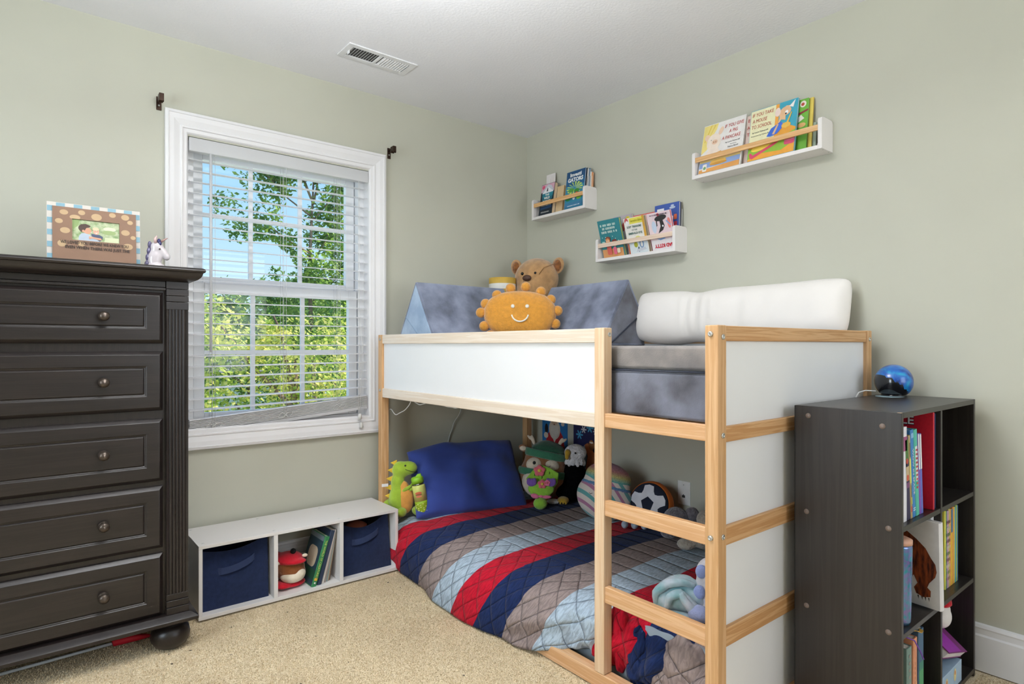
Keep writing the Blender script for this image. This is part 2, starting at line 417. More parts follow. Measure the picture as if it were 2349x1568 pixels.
gg.inputs['Roughness'].default_value = 0.02; gm.inputs[0].default_value = 0.02; gt.inputs[0].default_value = (0.97, 0.99, 0.98, 1)
g.links.new(gt.outputs[0], gm.inputs[1]); g.links.new(gg.outputs[0], gm.inputs[2]); g.links.new(gm.outputs[0], go.inputs[0])
obj('pane', bx(gx0, gx1, YA + .078, YA + .081, .797, 1.345), M_GLASS, win)
obj('pane', bx(gx0, gx1, YA + .114, YA + .117, 1.425, 1.965), M_GLASS, win)
# sash lock / lift at the bottom right
bm = BM(); box(bm, -1.29, -1.17, YA + .045, YA + .062, .757, .766); lathe(bm, [(.0, .0), (.010, .001), (.011, .012), (.006, .018), (0, .019)], (-1.175, YA + .053, .766), 12)
obj('sash_lift', bm, M_VINYL, win, bevel=.002)
# small brown curtain rod brackets either side
M_BRONZE = mat('dark_bronze', '3A2A20', rough=0.35, metal=0.7)
for (x, z, lab) in ((-2.018, 2.146, 'small bronze curtain rod bracket above the left corner of the window'), (-0.925, 2.149, 'small bronze curtain rod bracket beside the right top corner of the window')):
    t = thing('curtain_rod_bracket', lab, 'bracket', (x, YA, z), group='curtain rod brackets')
    bm = BM(); box(bm, -.010, .010, -.004, 0, -.032, .026); obj('wall_plate', bm, M_BRONZE, t, bevel=.002)
    bm = BM(); tube(bm, [(0, -.003, .012), (0, -.03, .016), (0.0, -.052, .016)], .0055, 8)
    prism(bm, [(-.068, -.010), (-.063, -.014), (-.052, -.0), (-.042, -.012), (-.036, -.008), (-.036, .022), (-.068, .022)], -.009, .009, 'YZ')
    obj('hook', bm, M_BRONZE, t, bevel=.001)
    bm = BM(); lathe(bm, [(0, 0), (.004, .0005), (.004, .002), (0, .003)], (0, -.004, -.012), 10, axis='Y'); obj('screw', bm, mat('bright_steel', 'C8C8C4', .3, metal=.8), t)
# ceiling vent
vt = thing('ceiling_vent', 'white rectangular air vent with two banks of louvres in the ceiling', 'vent', (-1.18, -.302, CEIL))
M_METALW = mat('white_enamel', (0.78, 0.78, 0.79), rough=.45)
bm = BM()
def hframe(bm, x0, x1, y0, y1, z0, z1, wx, wy):
    box(bm, x0, x0 + wx, y0, y1, z0, z1); box(bm, x1 - wx, x1, y0, y1, z0, z1); box(bm, x0 + wx, x1 - wx, y0, y0 + wy, z0, z1); box(bm, x0 + wx, x1 - wx, y1 - wy, y1, z0, z1)
hframe(bm, -.172, .172, -.070, .070, -.006, 0, .030, .027); box(bm, -.012, .004, -.043, .043, -.006, 0)
obj('faceplate', bm, M_METALW, vt, bevel=.002)
obj('duct_backing', bx(-.142, .142, -.043, .043, -.0012, -.0002), mat('duct_shadow_grey', '4C4C4A', .9), vt)
bm = BM()
for i in range(22):
    x = -.138 + i * .0128
    if -.014 < x < .006: continue
    a = R(-52) if x < 0 else R(40)
    M = Matrix.Translation((x, 0, -.0036)) @ Matrix.Rotation(a, 4, 'Y')
    box(bm, -.0030 if x < 0 else -.0060, .0030 if x < 0 else .0060, -.043, .043, -.0005, .0005, M)
obj('louvres', bm, M_METALW, vt)
bm = BM(); box(bm, -.150, -.146, -.012, .008, -.020, -.006); obj('damper_lever', bm, M_METALW, vt, bevel=.001)
# wall outlet under the bed
ot = thing('wall_outlet', 'white phone outlet plate low on the wall under the bed', 'outlet', (XB, -1.112, .378), -PI / 2)
bm = BM(); rings_xz(bm, -.036, .036, -.058, .058, [(0, 0), (0, -.004), (.004, -.006)]); obj('cover_plate', bm, mat('outlet_plastic', (0.82, 0.82, 0.8), .35), ot)
bm = BM(); box(bm, -.008, .008, -.0075, -.0062, -.022, -.010); box(bm, -.002, .002, -.0085, -.0062, -.012, -.006); obj('socket', bm, flatc('3A3A38'), ot)
bm = BM(); lathe(bm, [(0, 0), (.003, .0003), (.003, .001), (0, .0014)], (0, -.006, .040), 10, axis='Y'); obj('screw', bm, MATS['bright_steel'], ot)
# ================================================================ venetian blind
bl = thing('window_blind', 'white slatted venetian blind over the window, its slat bundle sagging to the left', 'blind', (0, 0, 0))
M_SLAT = mat('blind_white', (0.9, 0.9, 0.91), rough=.4, noise_=(4, .01))
for mm in (M_SLAT,):
    n = mm.node_tree; b = n.nodes['Principled BSDF']; tr = n.nodes.new('ShaderNodeBsdfTranslucent'); tr.inputs[0].default_value = (.95, .95, .96, 1)
    ms = n.nodes.new('ShaderNodeMixShader'); ms.inputs[0].default_value = .55; o_ = n.nodes['Material Output']
    n.links.new(b.outputs[0], ms.inputs[1]); n.links.new(tr.outputs[0], ms.inputs[2]); n.links.new(ms.outputs[0], o_.inputs[0])
BX0, BX1 = -1.897, -1.050
obj('valance', bx(BX0 - .004, BX1 + .004, YA - .004, YA + .008, 1.967, 2.026), M_SLAT, bl, bevel=.003)
obj('headrail', bx(BX0, BX1, YA + .010, YA + .050, 1.972, 2.020), M_SLAT, bl)
bm = BM()
def slat_l(i):  # heights at the left and right end of slat i
    zl = 1.935 - .0487 * i
    zr = zl
    if i > 17: zr = zl + (i - 17) * .0042
    return zl, zr
def slat(bm, zl, zr, tilt=0.10):
    rows = []
    for k in range(2):
        x = (BX0, BX1)[k]; z = (zl, zr)[k]
        r_ = []
        for m_ in range(5):
            t = m_ / 4 - .5
            r_.append((x, YA + .030 + t * .048, z + .0022 * (1 - 4 * t * t) + t * tilt * .048))
        rows.append(r_)
    A = [[bm.verts.new(p) for p in r_] for r_ in rows]; Bv = [[bm.verts.new((p[0], p[1], p[2] - .0024)) for p in r_] for r_ in rows]
    for m_ in range(4):
        bm.faces.new([A[0][m_], A[0][m_ + 1], A[1][m_ + 1], A[1][m_]]); bm.faces.new([Bv[0][m_], Bv[1][m_], Bv[1][m_ + 1], Bv[0][m_ + 1]])
    for k in (0, 4): bm.faces.new([A[0][k], A[1][k], Bv[1][k], Bv[0][k]])
    for k in (0, 1): bm.faces.new(A[k] + Bv[k][::-1])
for i in range(24):
    zl, zr = slat_l(i)
    slat(bm, zl, zr, .06 if i > 14 else .10)
obj('slats', bm, M_SLAT, bl)
bm = BM()
for i in range(9): slat(bm, .722 + .0062 * i, .792 + .0058 * i, 0.02)
obj('slat_stack', bm, mat('blind_stack_white', (0.74, 0.73, 0.73), rough=.5), bl)
bm = BM(); slat(bm, .7145, .785, 0)
for v in bm.verts: v.co.z += -.012 if v.co.z < (.7135 + (v.co.x - BX0) / (BX1 - BX0) * .0705) else 0
obj('bottom_rail', bm, M_SLAT, bl)
bm = BM()
for x in (-1.800, -1.480, -1.205):
    for dy in (.006, .054):
        for dx in (-.006, .006):
            fz = .722 + (x - BX0) / (BX1 - BX0) * .07
            tube(bm, [(x + dx, YA + dy, 1.972), (x + dx, YA + dy, fz)], .0009, 5)
obj('ladder_cords', bm, flatc('D8D8D6'), bl)
bm = BM(); tube(bm, [(-1.815, YA - .008, 1.965), (-1.815, YA - .010, 1.5), (-1.815, YA - .010, 1.075)], .0042, 8); obj('tilt_wand', bm, M_SLAT, bl)
bm = BM()
for dx, zb in ((0, .755), (.008, .725)):
    tube(bm, [(-1.105 + dx, YA - .008, 1.965), (-1.108 + dx, YA - .009, 1.3), (-1.098 + dx + dx, YA - .009, 1.08), (-1.106 + dx, YA - .009, zb)], .0011, 5)
obj('pull_cord', bm, flatc('E6E6E4'), bl)
for dx, zb in ((-.001, .735), (.007, .690)):
    bm = BM(); lathe(bm, [(.003, 0), (.0085, -.002), (.0105, -.026), (.006, -.030), (0, -.030)][::-1], (-1.106 + dx, YA - .030, zb + .016), 14)
    obj('cord_tassel', bm, mat('tassel_grey', (0.66, 0.66, 0.64), .4), bl)
for x in (-1.800, -1.480, -1.205):
    bm = BM()
    fz = .735 + (x - BX0) / (BX1 - BX0) * .07
    pts = [(x + .03 * math.cos(t) * (1 + .3 * math.sin(3 * t)), YA - .004, fz + .014 * math.sin(t * 2)) for t in [k * .4 for k in range(17)]]
    tube(bm, pts, .0010, 5)
    obj('looped_cord', bm, flatc('E6E6E4'), bl)
# ================================================================ outside: lawn far below, trees
def leafmat(name, c, c2):
    m = bpy.data.materials.new(name); m.use_nodes = True; n = m.node_tree; b = n.nodes['Principled BSDF']
    oi = n.nodes.new('ShaderNodeTexCoord'); nz = n.nodes.new('ShaderNodeTexNoise'); nz.inputs['Scale'].default_value = 5.5
    n.links.new(oi.outputs['Object'], nz.inputs[0])
    mx = n.nodes.new('ShaderNodeMix'); mx.data_type = 'RGBA'; mx.inputs['A'].default_value = lin(c); mx.inputs['B'].default_value = lin(c2)
    r = n.nodes.new('ShaderNodeMapRange'); r.inputs['From Min'].default_value = .4; r.inputs['From Max'].default_value = .6
    n.links.new(nz.outputs[0], r.inputs[0]); n.links.new(r.outputs[0], mx.inputs['Factor']); n.links.new(mx.outputs['Result'], b.inputs['Base Color'])
    b.inputs['Roughness'].default_value = .5
    tr = n.nodes.new('ShaderNodeBsdfTranslucent'); n.links.new(mx.outputs['Result'], tr.inputs[0]); ms = n.nodes.new('ShaderNodeMixShader'); ms.inputs[0].default_value = .35
    out = n.nodes['Material Output']; n.links.new(b.outputs[0], ms.inputs[1]); n.links.new(tr.outputs[0], ms.inputs[2]); n.links.new(ms.outputs[0], out.inputs[0])
    return m
ML1 = leafmat('leaf_green', '5E8C40', 'B4CE62'); ML2 = leafmat('leaf_yellow_green', '9CB846', 'F2E88A'); ML3 = leafmat('leaf_deep_green', '4A7A3A', '9ABC56')
M_BARK = mat('bark', '8A7460', .9, noise_=(6, .35), bump=(30, .6))
def tree(name, label, x, y, clumps, nleaf, ml, trunk_h, size=.075, seed=1, tr=.14):
    rnd = random.Random(seed)
    t = thing(name, label, 'tree', (x, y, -3.2), group='trees outside the window')
    V = []; Fc = []
    tot = sum(c[3] ** 2 for c in clumps)
    for cx, cy, cz, r in clumps:
        for _ in range(int(nleaf * r * r / tot)):
            d = Vector((rnd.gauss(0, 1), rnd.gauss(0, 1), rnd.gauss(0, 1))).normalized() * r * (rnd.random() ** .45)
            # little twig clusters
            p = Vector((cx, cy, cz)) + d
            p += Vector(noise.noise_vector(p * 1.7)) * .35
            s = size * rnd.uniform(.6, 1.25)
            q = Euler((rnd.uniform(-1, 1), rnd.uniform(-1, 1), rnd.uniform(0, 6.28))).to_matrix()
            k = len(V)
            for a, b in ((-.5, 0), (0, -.32), (.55, 0), (0, .32)):
                V.append(tuple(p + q @ Vector((a * s, b * s, 0))))
            Fc.append((k, k + 1, k + 2, k + 3))
    obj('foliage', (V, [], Fc), ml, t)
    bm = BM(); tube(bm, [(0, 0, 0), (.05, 0, trunk_h * .4), (-.05, .05, trunk_h * .75), (.02, 0, trunk_h)], tr, 8, radii=[tr, tr * .8, tr * .6, tr * .2])
    for cx, cy, cz, r in clumps[:9]:
        tube(bm, [(0, 0, min(trunk_h * .9, max(.6, cz - r * 1.2))), (cx * .6, cy * .6, cz - r * .5), (cx, cy, cz + r * .3)], .03, 5, radii=[tr * .35, tr * .2, .012])
    obj('trunk', bm, M_BARK, t)
struct(obj('ground_outside', bx(-40, 60, YA + .6, 90, -3.3, -3.2), mat('lawn', '6E8A3E', .95, noise_=(1.5, .3))))
# tall airy tree on the right (reaches the top of the window), fuller low trees in front and behind
tree('yellow_green_tree', 'bright yellow green bushy tree low in the left of the window', -.15, 3.7,
     [(-.75, 0, 4.35, .5), (0, 0, 4.1, .6), (.55, 0, 3.9, .5), (-.6, 0, 3.5, .7), (.3, .1, 3.3, .7), (-.2, .1, 4.55, .25), (.95, .0, 3.4, .45)], 13000, ML2, 4.0, .056, 3, .09)
tree('maple_tree', 'tall airy green tree reaching highest in the right part of the window', 1.05, 6.3,
     [(0.25, 0, 7.5, .55), (-.45, 0, 7.35, .38), (.5, 0, 6.9, .55), (-.75, 0, 6.75, .40), (-.25, .0, 6.95, .3), (.4, .2, 6.2, .5), (-.8, 0, 6.1, .34), (-.3, 0, 5.9, .25), (.6, 0, 5.6, .5), (-.1, 0, 5.3, .45), (.3, 0, 4.7, .7), (-.6, 0, 4.6, .55), (-1.25, 0, 6.9, .14), (-1.2, 0, 6.3, .14)], 17000, ML1, 7.2, .072, 2, .05)
tree('broad_green_tree', 'broad mid green tree filling the middle of the window behind the yellow one', 1.0, 9.2,
     [(0, 0, 4.6, .85), (-1.2, 0, 4.4, .8), (1.2, 0, 4.7, .9), (.4, 0, 5.3, .45), (-.6, 0, 5.2, .4), (-1.0, 0, 3.4, 1.0), (.9, 0, 3.4, 1.1), (1.9, 0, 4.4, .8)], 17000, ML3, 4.6, .085, 4, .09)
tree('hedge_tree', 'dark green tree low behind the others at the right of the window', 3.4, 12.0,
     [(0, 0, 4.4, 1.2), (-1.6, 0, 4.4, 1.1), (1.4, 0, 4.5, 1.2), (-.3, 0, 5.4, .7), (-3.0, 0, 4.2, 1.1)], 9000, ML3, 4.6, .13, 5)
tree('distant_tree', 'pale green tree line far off above the low foliage at the left', 4.0, 24.0,
     [(0, 0, 4.6, 1.9), (-3, 0, 4.6, 1.8), (3, 0, 4.9, 2.0), (6, 0, 4.4, 2.2), (-5, 0, 4.3, 1.7), (8, 0, 4.2, 2.4)], 9000, ML1, 4.6, .22, 6)
# neighbour's white outbuilding glimpsed through the leaves
nb = thing('neighbour_house', 'white neighbouring house glimpsed through the leaves at the left', 'house', (2.2, 16.0, -3.2))
obj('wall', bx(-3.5, 3.0, 0, 4, 0, 3.5), mat('white_siding', (0.8, 0.8, 0.82), .7), nb)
bm = BM(); prism(bm, [(-.4, 3.5), (4.4, 3.5), (2.0, 4.4)], -3.8, 3.3, 'YZ'); obj('roof', bm, mat('grey_shingle', '77787C', .9), nb)
# ================================================================ loft bed (pine + white panels)
M_PINE_Z = wood('pine_vertical', 'DDB487', 'C3935F', 'Z', rough=.5, contrast=(.25, .75))
M_PINE_Y = wood('pine_along', 'E2BA90', 'CC9866', 'Y', rough=.5, contrast=(.25, .75))
M_PINE_X = wood('pine_across', 'DDB282', 'BC8650', 'X', rough=.5, contrast=(.25, .75))
M_PALE_Y = wood('pale_pine_along', 'F0E4D6', 'DECAB2', 'Y', rough=.5, contrast=(.2, .8)); M_PALE_Z = wood('pale_pine_vertical', 'EBD2B4', 'DAB48A', 'Z', rough=.5, contrast=(.2, .8))
M_PANEL = mat('white_foil_panel', (0.86, 0.86, 0.87), rough=.38, noise_=(3, .012))
bed = thing('loft_bed', 'low pine loft bed with white panels and a three rung ladder opening', 'bed', (-.526, -1.0, 0))
BX, BXR, BY0, BY1 = -1.036, -.0155, -1.990, -.015
def bpart(name, x0, x1, y0, y1, z0, z1, m, bev=.003, parent=bed, label=None):
    # geometry kept local to the bed's base
    o = obj(name, bx(x0 + .526, x1 + .526, y0 + 1.0, y1 + 1.0, z0, z1), m, parent, bevel=bev)
    if label: o['label'] = label
    return o
PW = .041
for x0, y0, z0 in ((BX, BY0, 0), (BX, BY1 - PW, 0), (BXR - PW, BY0, 0), (BXR - PW, BY1 - PW, 0)):
    bpart('post', x0, x0 + PW, y0, y0 + PW, z0, 1.160, M_PINE_Z)
bpart('post', BX, BX + .0395, -1.5812, -1.5398, .0505, 1.162, M_PALE_Z, label='ladder side pine post')
# front guard
bpart('top_rail', BX + .002, BX + .022, -1.5396, BY1 - PW - .0002, 1.114, 1.160, M_PALE_Y)
bpart('bottom_rail', BX + .002, BX + .026, -1.5396, BY1 - PW - .0002, .838, .885, M_PALE_Y)
bpart('guard_panel', BX + .012, BX + .018, -1.5396, BY1 - PW - .0002, .8852, 1.1138, M_PANEL, 0)
# ladder rungs
for z0, z1 in ((.843, .888), (.560, .610), (.282, .334)):
    bpart('ladder_rung', BX + .004, BX + .026, -1.9488, -1.5814, z0, z1, M_PINE_Y)
bpart('base_rail', BX, BX + .04, -1.9488, BY1 - PW - .0002, 0, .050, M_PINE_Y)
# near end (faces the camera on the right)
for z0, z1 in ((1.117, 1.159), (.841, .884), (.560, .612), (.283, .335), (0, .05)):
    bpart('end_rail', BX + PW + .0002, BXR - PW - .0002, BY0 + .003, BY0 + .023, z0, z1, M_PINE_X)
for z0, z1 in ((.8842, 1.1168), (.6122, .8408), (.3352, .5598), (.0502, .2828)):
    bpart('end_panel', BX + PW + .0002, BXR - PW - .0002, BY0 + .014, BY0 + .020, z0, z1, M_PANEL, 0)
# far end + wall side (upper guards only)
for z0, z1 in ((1.114, 1.159), (.841, .884)):
    bpart('end_rail', BX + PW + .0002, BXR - PW - .0002, BY1 - .023, BY1 - .003, z0, z1, M_PINE_X)
bpart('end_panel', BX + PW + .0002, BXR - PW - .0002, BY1 - .018, BY1 - .013, .8842, 1.1138, M_PANEL, 0)
for z0, z1 in ((1.114, 1.159), (.841, .884)):
    bpart('back_rail', BXR - .023, BXR - .003, BY0 + PW + .0002, BY1 - PW - .0002, z0, z1, M_PINE_Y)
bpart('back_panel', BXR - .018, BXR - .013, BY0 + PW + .0002, BY1 - PW - .0002, .8842, 1.1138, M_PANEL, 0)
for i in range(12):
    y = -1.90 + i * .158
    bpart('slat', BX + .028, BXR - .025, y, y + .07, .846, .864, M_PINE_X)
M_STEEL = MATS['bright_steel']
def bolt(x, y, z, axis, proud=.004):
    bm = BM(); lathe(bm, [(0, 0), (.0075, 0), (.0075, proud * .7), (.006, proud), (.0026, proud), (.0026, proud * .4), (0, proud * .4)], (0, 0, 0), 14, axis='Y')
    o = obj('bolt', bm, M_STEEL, bed, loc=(x + .526, y + 1.0, z), rot=(0, 0, 0 if axis == 'Y' else -PI / 2))
for z in (1.136, .585, ): bolt(BX, -1.968, z, 'X', .006)
for z in (1.128, .862, .588): bolt(-1.013, BY0, z, 'Y', .003)
bolt(-.036, BY0, 1.128, 'Y', .002); bolt(-1.009, -1.5812, 1.140, 'Y', .002)
for z in (1.137, .875): bolt(BX, -.036, z, 'X', .002)
# ---- grey foam play cushions stacked as mattress
def suede(name, c1, c2, sc=8.0):
    return mat(name, c2, rough=.85, noise_=(sc, .2), bump=(240, .35, .002), col2=c1, sheen=.5, spec=.2)
M_SUEDE = suede('slate_suede', '555B6C', '8A92A8'); M_SUEDE_D = suede('charcoal_suede', '45454C', '7A7E8C', 6); M_DENIM = suede('pale_blue_suede', '8DA6C4', 'B4CADF')  # charcoal blotches put the uneven light on the foam into its colour
bm = BM(); box(bm, -.972, -.045, -1.925, -.062, .884, 1.024)
o = obj('foam_mattress', bm, M_SUEDE_D, bevel=.012, seg=3); tag(o, 'thick charcoal grey foam base cushion lying in the loft bed, lower of the two', 'cushion', 'foam play couch cushions')
bm = BM(); box(bm, -.966, -.048, -1.922, -.066, 1.030, 1.104)
o = obj('foam_cushion', bm, suede('warm_grey_suede', '5C5A5C', '8C8580', 6), bevel=.012, seg=3); tag(o, 'thinner warm grey foam cushion lying on top of the thick one in the loft bed', 'cushion', 'foam play couch cushions')  # upper foam: light and dark patches likewise mixed into the colour
bm = BM(); tube(bm, [(-.970, -1.92, 1.027), (-.973, -1.6, 1.0262), (-.972, -1.2, 1.027), (-.970, -.07, 1.027)], .0035, 6)
z_ = obj('zip_seam', bm, mat('navy_piping', '232A3A', .6), o)
def tri_cushion(name, label, p0, d, length, h=.336, hw=.205):
    """triangular prism: ridge starts at p0 (x,y on the base centre), runs along unit dir d"""
    t = thing(name, label, 'cushion', (p0[0], p0[1], 1.105), math.atan2(d[1], d[0]), 'triangular play couch cushions')
    # local: ridge along +x, cross-section in YZ ; end cap at x=0
    r = .016
    prof = []
    P = [(-hw, 0), (hw, 0), (0, h)]
    for i in range(3):
        a, b, c = Vector(P[i - 1]), Vector(P[i]), Vector(P[(i + 1) % 3])
        u, v = (a - b).normalized(), (c - b).normalized()
        for k in range(5):
            s = k / 4; q = b + u * r * (1 - s) ** 2 * 1.5 + v * r * s ** 2 * 1.5
            prof.append((q.x, q.y))
    bm = BM(); prism(bm, prof, 0, length, 'YZ')
    o = obj('cover', bm, M_SUEDE, t, bevel=.005, seg=2)
    return t
t = tri_cushion('triangle_cushion', 'blue grey triangular foam cushion nearer the window, pale blue end facing left', (-.905, -.175), (1, 0), .57)
bm = BM(); prism(bm, [(-.178, .012), (.178, .012), (0, .308)], -.0022, -.0004, 'YZ'); obj('end_panel', bm, M_DENIM, t)
bm = BM(); tube(bm, [(-.0035, .10, .150), (-.0035, -.06, .03)], .0018, 6); obj('seam', bm, mat('seam_blue', '8FA6C0', .8), t)
t = tri_cushion('triangle_cushion', 'blue grey triangular foam cushion nearer the white pillow, grey end with dark zip', (-.160, -.945), (0, 1), .55)
bm = BM(); prism(bm, [(-.178, .012), (.178, .012), (0, .308)], -.0022, -.0004, 'YZ'); obj('end_panel', bm, M_SUEDE_D, t)
bm = BM(); tube(bm, [(-.004, .13, .012), (-.004, -.085, .150)], .0035, 6); obj('zip', bm, MATS['navy_piping'], t)
# ---- long white body pillow leaning on the wall
M_COTTON = mat('white_cotton', (0.86, 0.82, 0.78), rough=.75, noise_=(6, .02), bump=(26, .12, .004), sheen=.3, spec=.25)
def body_pillow():
    bm = BM(); NX, NR = 60, 28; L = 1.02
    rings = []
    for i in range(NX + 1):
        u = i / NX; s = 2 * u - 1
        e_ = (1 - abs(s) ** 9) ** .5 if abs(s) < 1 else 0
        hh = (.129 - .003 * s) * (1 - .10 * math.exp(-((u - .36) / .07) ** 2)) * (.72 + .28 * e_)
        tt = (.085) * max(.03, e_) * (1 - .15 * math.exp(-((u - .36) / .06) ** 2))
        cz = .0 + .020 * s ** 4 + .0 * s
        ring = []
        for k in range(NR):
            a = 2 * PI * k / NR
            y = math.copysign(abs(math.cos(a)) ** .9, math.cos(a)) * tt; z = math.copysign(abs(math.sin(a)) ** .8, math.sin(a)) * hh + cz
            wr = noise.noise(Vector((s * 9, math.sin(a) * .9, math.cos(a)))) * .006 + .010 * math.exp(-((u - .36) / .12) ** 2) * math.sin(s * 60 + math.sin(a) * 1.5) * .5
            y += wr * math.cos(a)
            ring.append(bm.verts.new((s * L / 2, y, z)))
        rings.append(ring)
    for i in range(NX):
        for k in range(NR): bm.faces.new([rings[i][k], rings[i][(k + 1) % NR], rings[i + 1][(k + 1) % NR], rings[i + 1][k]]).smooth = True
    for rg in (rings[0], rings[-1]): bm.faces.new(rg)
    return bm
p = obj('body_pillow', body_pillow(), M_COTTON, smooth=True, sub=1)
p.matrix_basis = Matrix.Translation((-.035, -1.412, 1.236)) @ Matrix.Rotation(-PI / 2, 4, 'Z') @ Matrix.Rotation(R(-13), 4, 'X')
tag(p, 'long white body pillow leaning against the wall on the loft bed', 'pillow')
# ---- sun cushion
M_PLUSH_SUN = mat('mustard_plush', 'D39238', rough=.95, noise_=(60, .09), bump=(150, .8, .005), sheen=.7, spec=.1)
M_EMB = mat('cream_embroidery', 'F4EDE0', rough=.8)
sa = math.atan2(-2.9032 + .52, -2.4886 + .50)    # direction towards the viewer
sunp = thing('sun_cushion', 'mustard plush sun shaped cushion with a smiling face and ball rays', 'cushion', (-.500, -.522, 1.262), sa + PI / 2, rot=(R(-10), 0, sa + PI / 2))
bm = BM()
N1, N2 = 40, 16
def sun_pt(a, r, s):
    ox = .185 * (1 + .02 * math.sin(3 * a)); oz = .125 if math.sin(a) > 0 else .118
    w = (1 - r ** 3) ** .5
    return Vector((ox * r * math.copysign(abs(math.cos(a)) ** .82, math.cos(a)), s * .058 * w, oz * r * math.copysign(abs(math.sin(a)) ** .86, math.sin(a))))
cen = [bm.verts.new((0, s * .058, 0)) for s in (-1, 1)]
gr = {}
for s in (0, 1):
    for j in range(1, N2 + 1):
        for i in range(N1):
            if s == 1 and j == N2: gr[(1, j, i)] = gr[(0, j, i)]; continue
            v = sun_pt(2 * PI * i / N1, j / N2, -1 if s == 0 else 1)
            v.y += noise.noise(v * 14) * .006
            gr[(s, j, i)] = bm.verts.new(v)
for s in (0, 1):
    for i in range(N1):
        bm.faces.new([cen[s], gr[(s, 1, i)], gr[(s, 1, (i + 1) % N1)]])
        for j in range(1, N2): bm.faces.new([gr[(s, j, i)], gr[(s, j + 1, i)], gr[(s, j + 1, (i + 1) % N1)], gr[(s, j, (i + 1) % N1)]])
obj('body', bm, M_PLUSH_SUN, sunp, smooth=True)
for ax_, az_ in ((.030, .148), (-.048, .140), (.108, .122), (-.118, .104), (.158, .080), (-.176, .058), (.192, .022), (-.200, .012), (.180, -.046), (-.182, -.058), (-.150, -.105), (.140, -.100)):
    ball(sunp, 'pompom', M_PLUSH_SUN, (ax_, .006, az_), (.0262, .024, .0265))
for ex in (-.036, .036):
    bm = BM(); lathe(bm, [(0, 0), (.0095, .0), (.0095, .002), (0, .004)], (ex, -.0606, .030), 16, axis='Y'); obj('eye', bm, M_EMB, sunp)
bm = BM(); pts = [(.042 * math.sin(a), -.0600 + abs(math.sin(a)) * .004, -.012 - .042 * math.cos(a) ** 1.0 * 1.0 + .006) for a in [R(-80 + 160 * k / 14) for k in range(15)]]
tube(bm, pts, .0042, 8); obj('smile', bm, M_EMB, sunp)
# ---- teddy bear in the corner
M_FUR = mat('tan_fur', 'B88E60', rough=.95, noise_=(30, .16), bump=(220, .8, .004), sheen=.6, spec=.1)
M_FUR2 = mat('brown_ear_fur', '8E5A30', rough=.95, noise_=(60, .3), bump=(200, 1.0, .006), sheen=.5, spec=.1)
ba = math.atan2(-2.9032 + .12, -2.4886 + .12)
bear = thing('teddy_bear', 'large tan teddy bear sitting in the corner behind the sun cushion', 'teddy bear', (-.085, -.185, 1.105), ba + PI / 2 - R(20))
blob(bear, 'body', M_FUR, [(0, 0, .13, .100, .095, .15), (0, -.01, .395, .135, .110, .125), (.0, -.085, .355, .062, .055, .045), (0, -.04, .32, .115, .085, .08)], .010, 5)
for s in (-1, 1):
    e_ = blob(bear, 'ear', M_FUR, [(s * .130, .0, .470, .036, .020, .050, 0, R(s * 14), 0)]); ball(e_, 'inner_ear', M_FUR2, (s * .131, -.012, .469), (.024, .013, .036))
    ball(bear, 'eye', mat('black_glass', '0A0A0A', rough=.1, noise_=(5, .01)), (s * .040 - .014, -.108, .418), .0095)
ball(bear, 'nose', mat('brown_nose', '4A2C1C', rough=.6), (-.014, -.142, .388), (.027, .014, .018))
bm = BM(); tube(bm, [(.05, -.113, .41), (.075, -.098, .45), (.118, -.035, .475)], .0016, 5); obj('seam_line', bm, mat('seam_brown', '8A6238', .9), bear)
# ---- yellow striped canister
can = thing('striped_canister', 'yellow and white striped round storage canister beside the teddy bear', 'canister', (-.262, -.075, 1.105))
bm = BM(); bands = [(0, '0'), ]
H = .395
prof = [(0, 0), (.078, 0)]
ms = [mat('mustard_stripe', 'C9A445', .7), mat('white_stripe', 'E8E6DE', .7)]
zs = [0, .04, .075, .115, .155, .195, .235, .27, .300, .330, .362, .395]
for i in range(len(zs) - 1):
    a, b = zs[i], zs[i + 1]
    for k in range(32):
        t0, t1 = 2 * PI * k / 32, 2 * PI * (k + 1) / 32; r = .0785
        f = bm.faces.new([bm.verts.new((r * math.cos(t0), r * math.sin(t0), a)), bm.verts.new((r * math.cos(t1), r * math.sin(t1), a)), bm.verts.new((r * math.cos(t1), r * math.sin(t1), b)), bm.verts.new((r * math.cos(t0), r * math.sin(t0), b))])
        f.material_index = i % 2; f.smooth = True
bmesh.ops.remove_doubles(bm, verts=bm.verts[:], dist=.0001)
o = obj('side', bm, ms[::1] if (len(zs) - 2) % 2 == 0 else ms[::-1], can, solid=.003)
bm = BM(); lathe(bm, [(0, H - .006), (.0775, H - .006), (.0805, H), (.078, H + .002), (0, H + .001)], (0, 0, 0), 32); obj('lid', bm, ms[0], can)
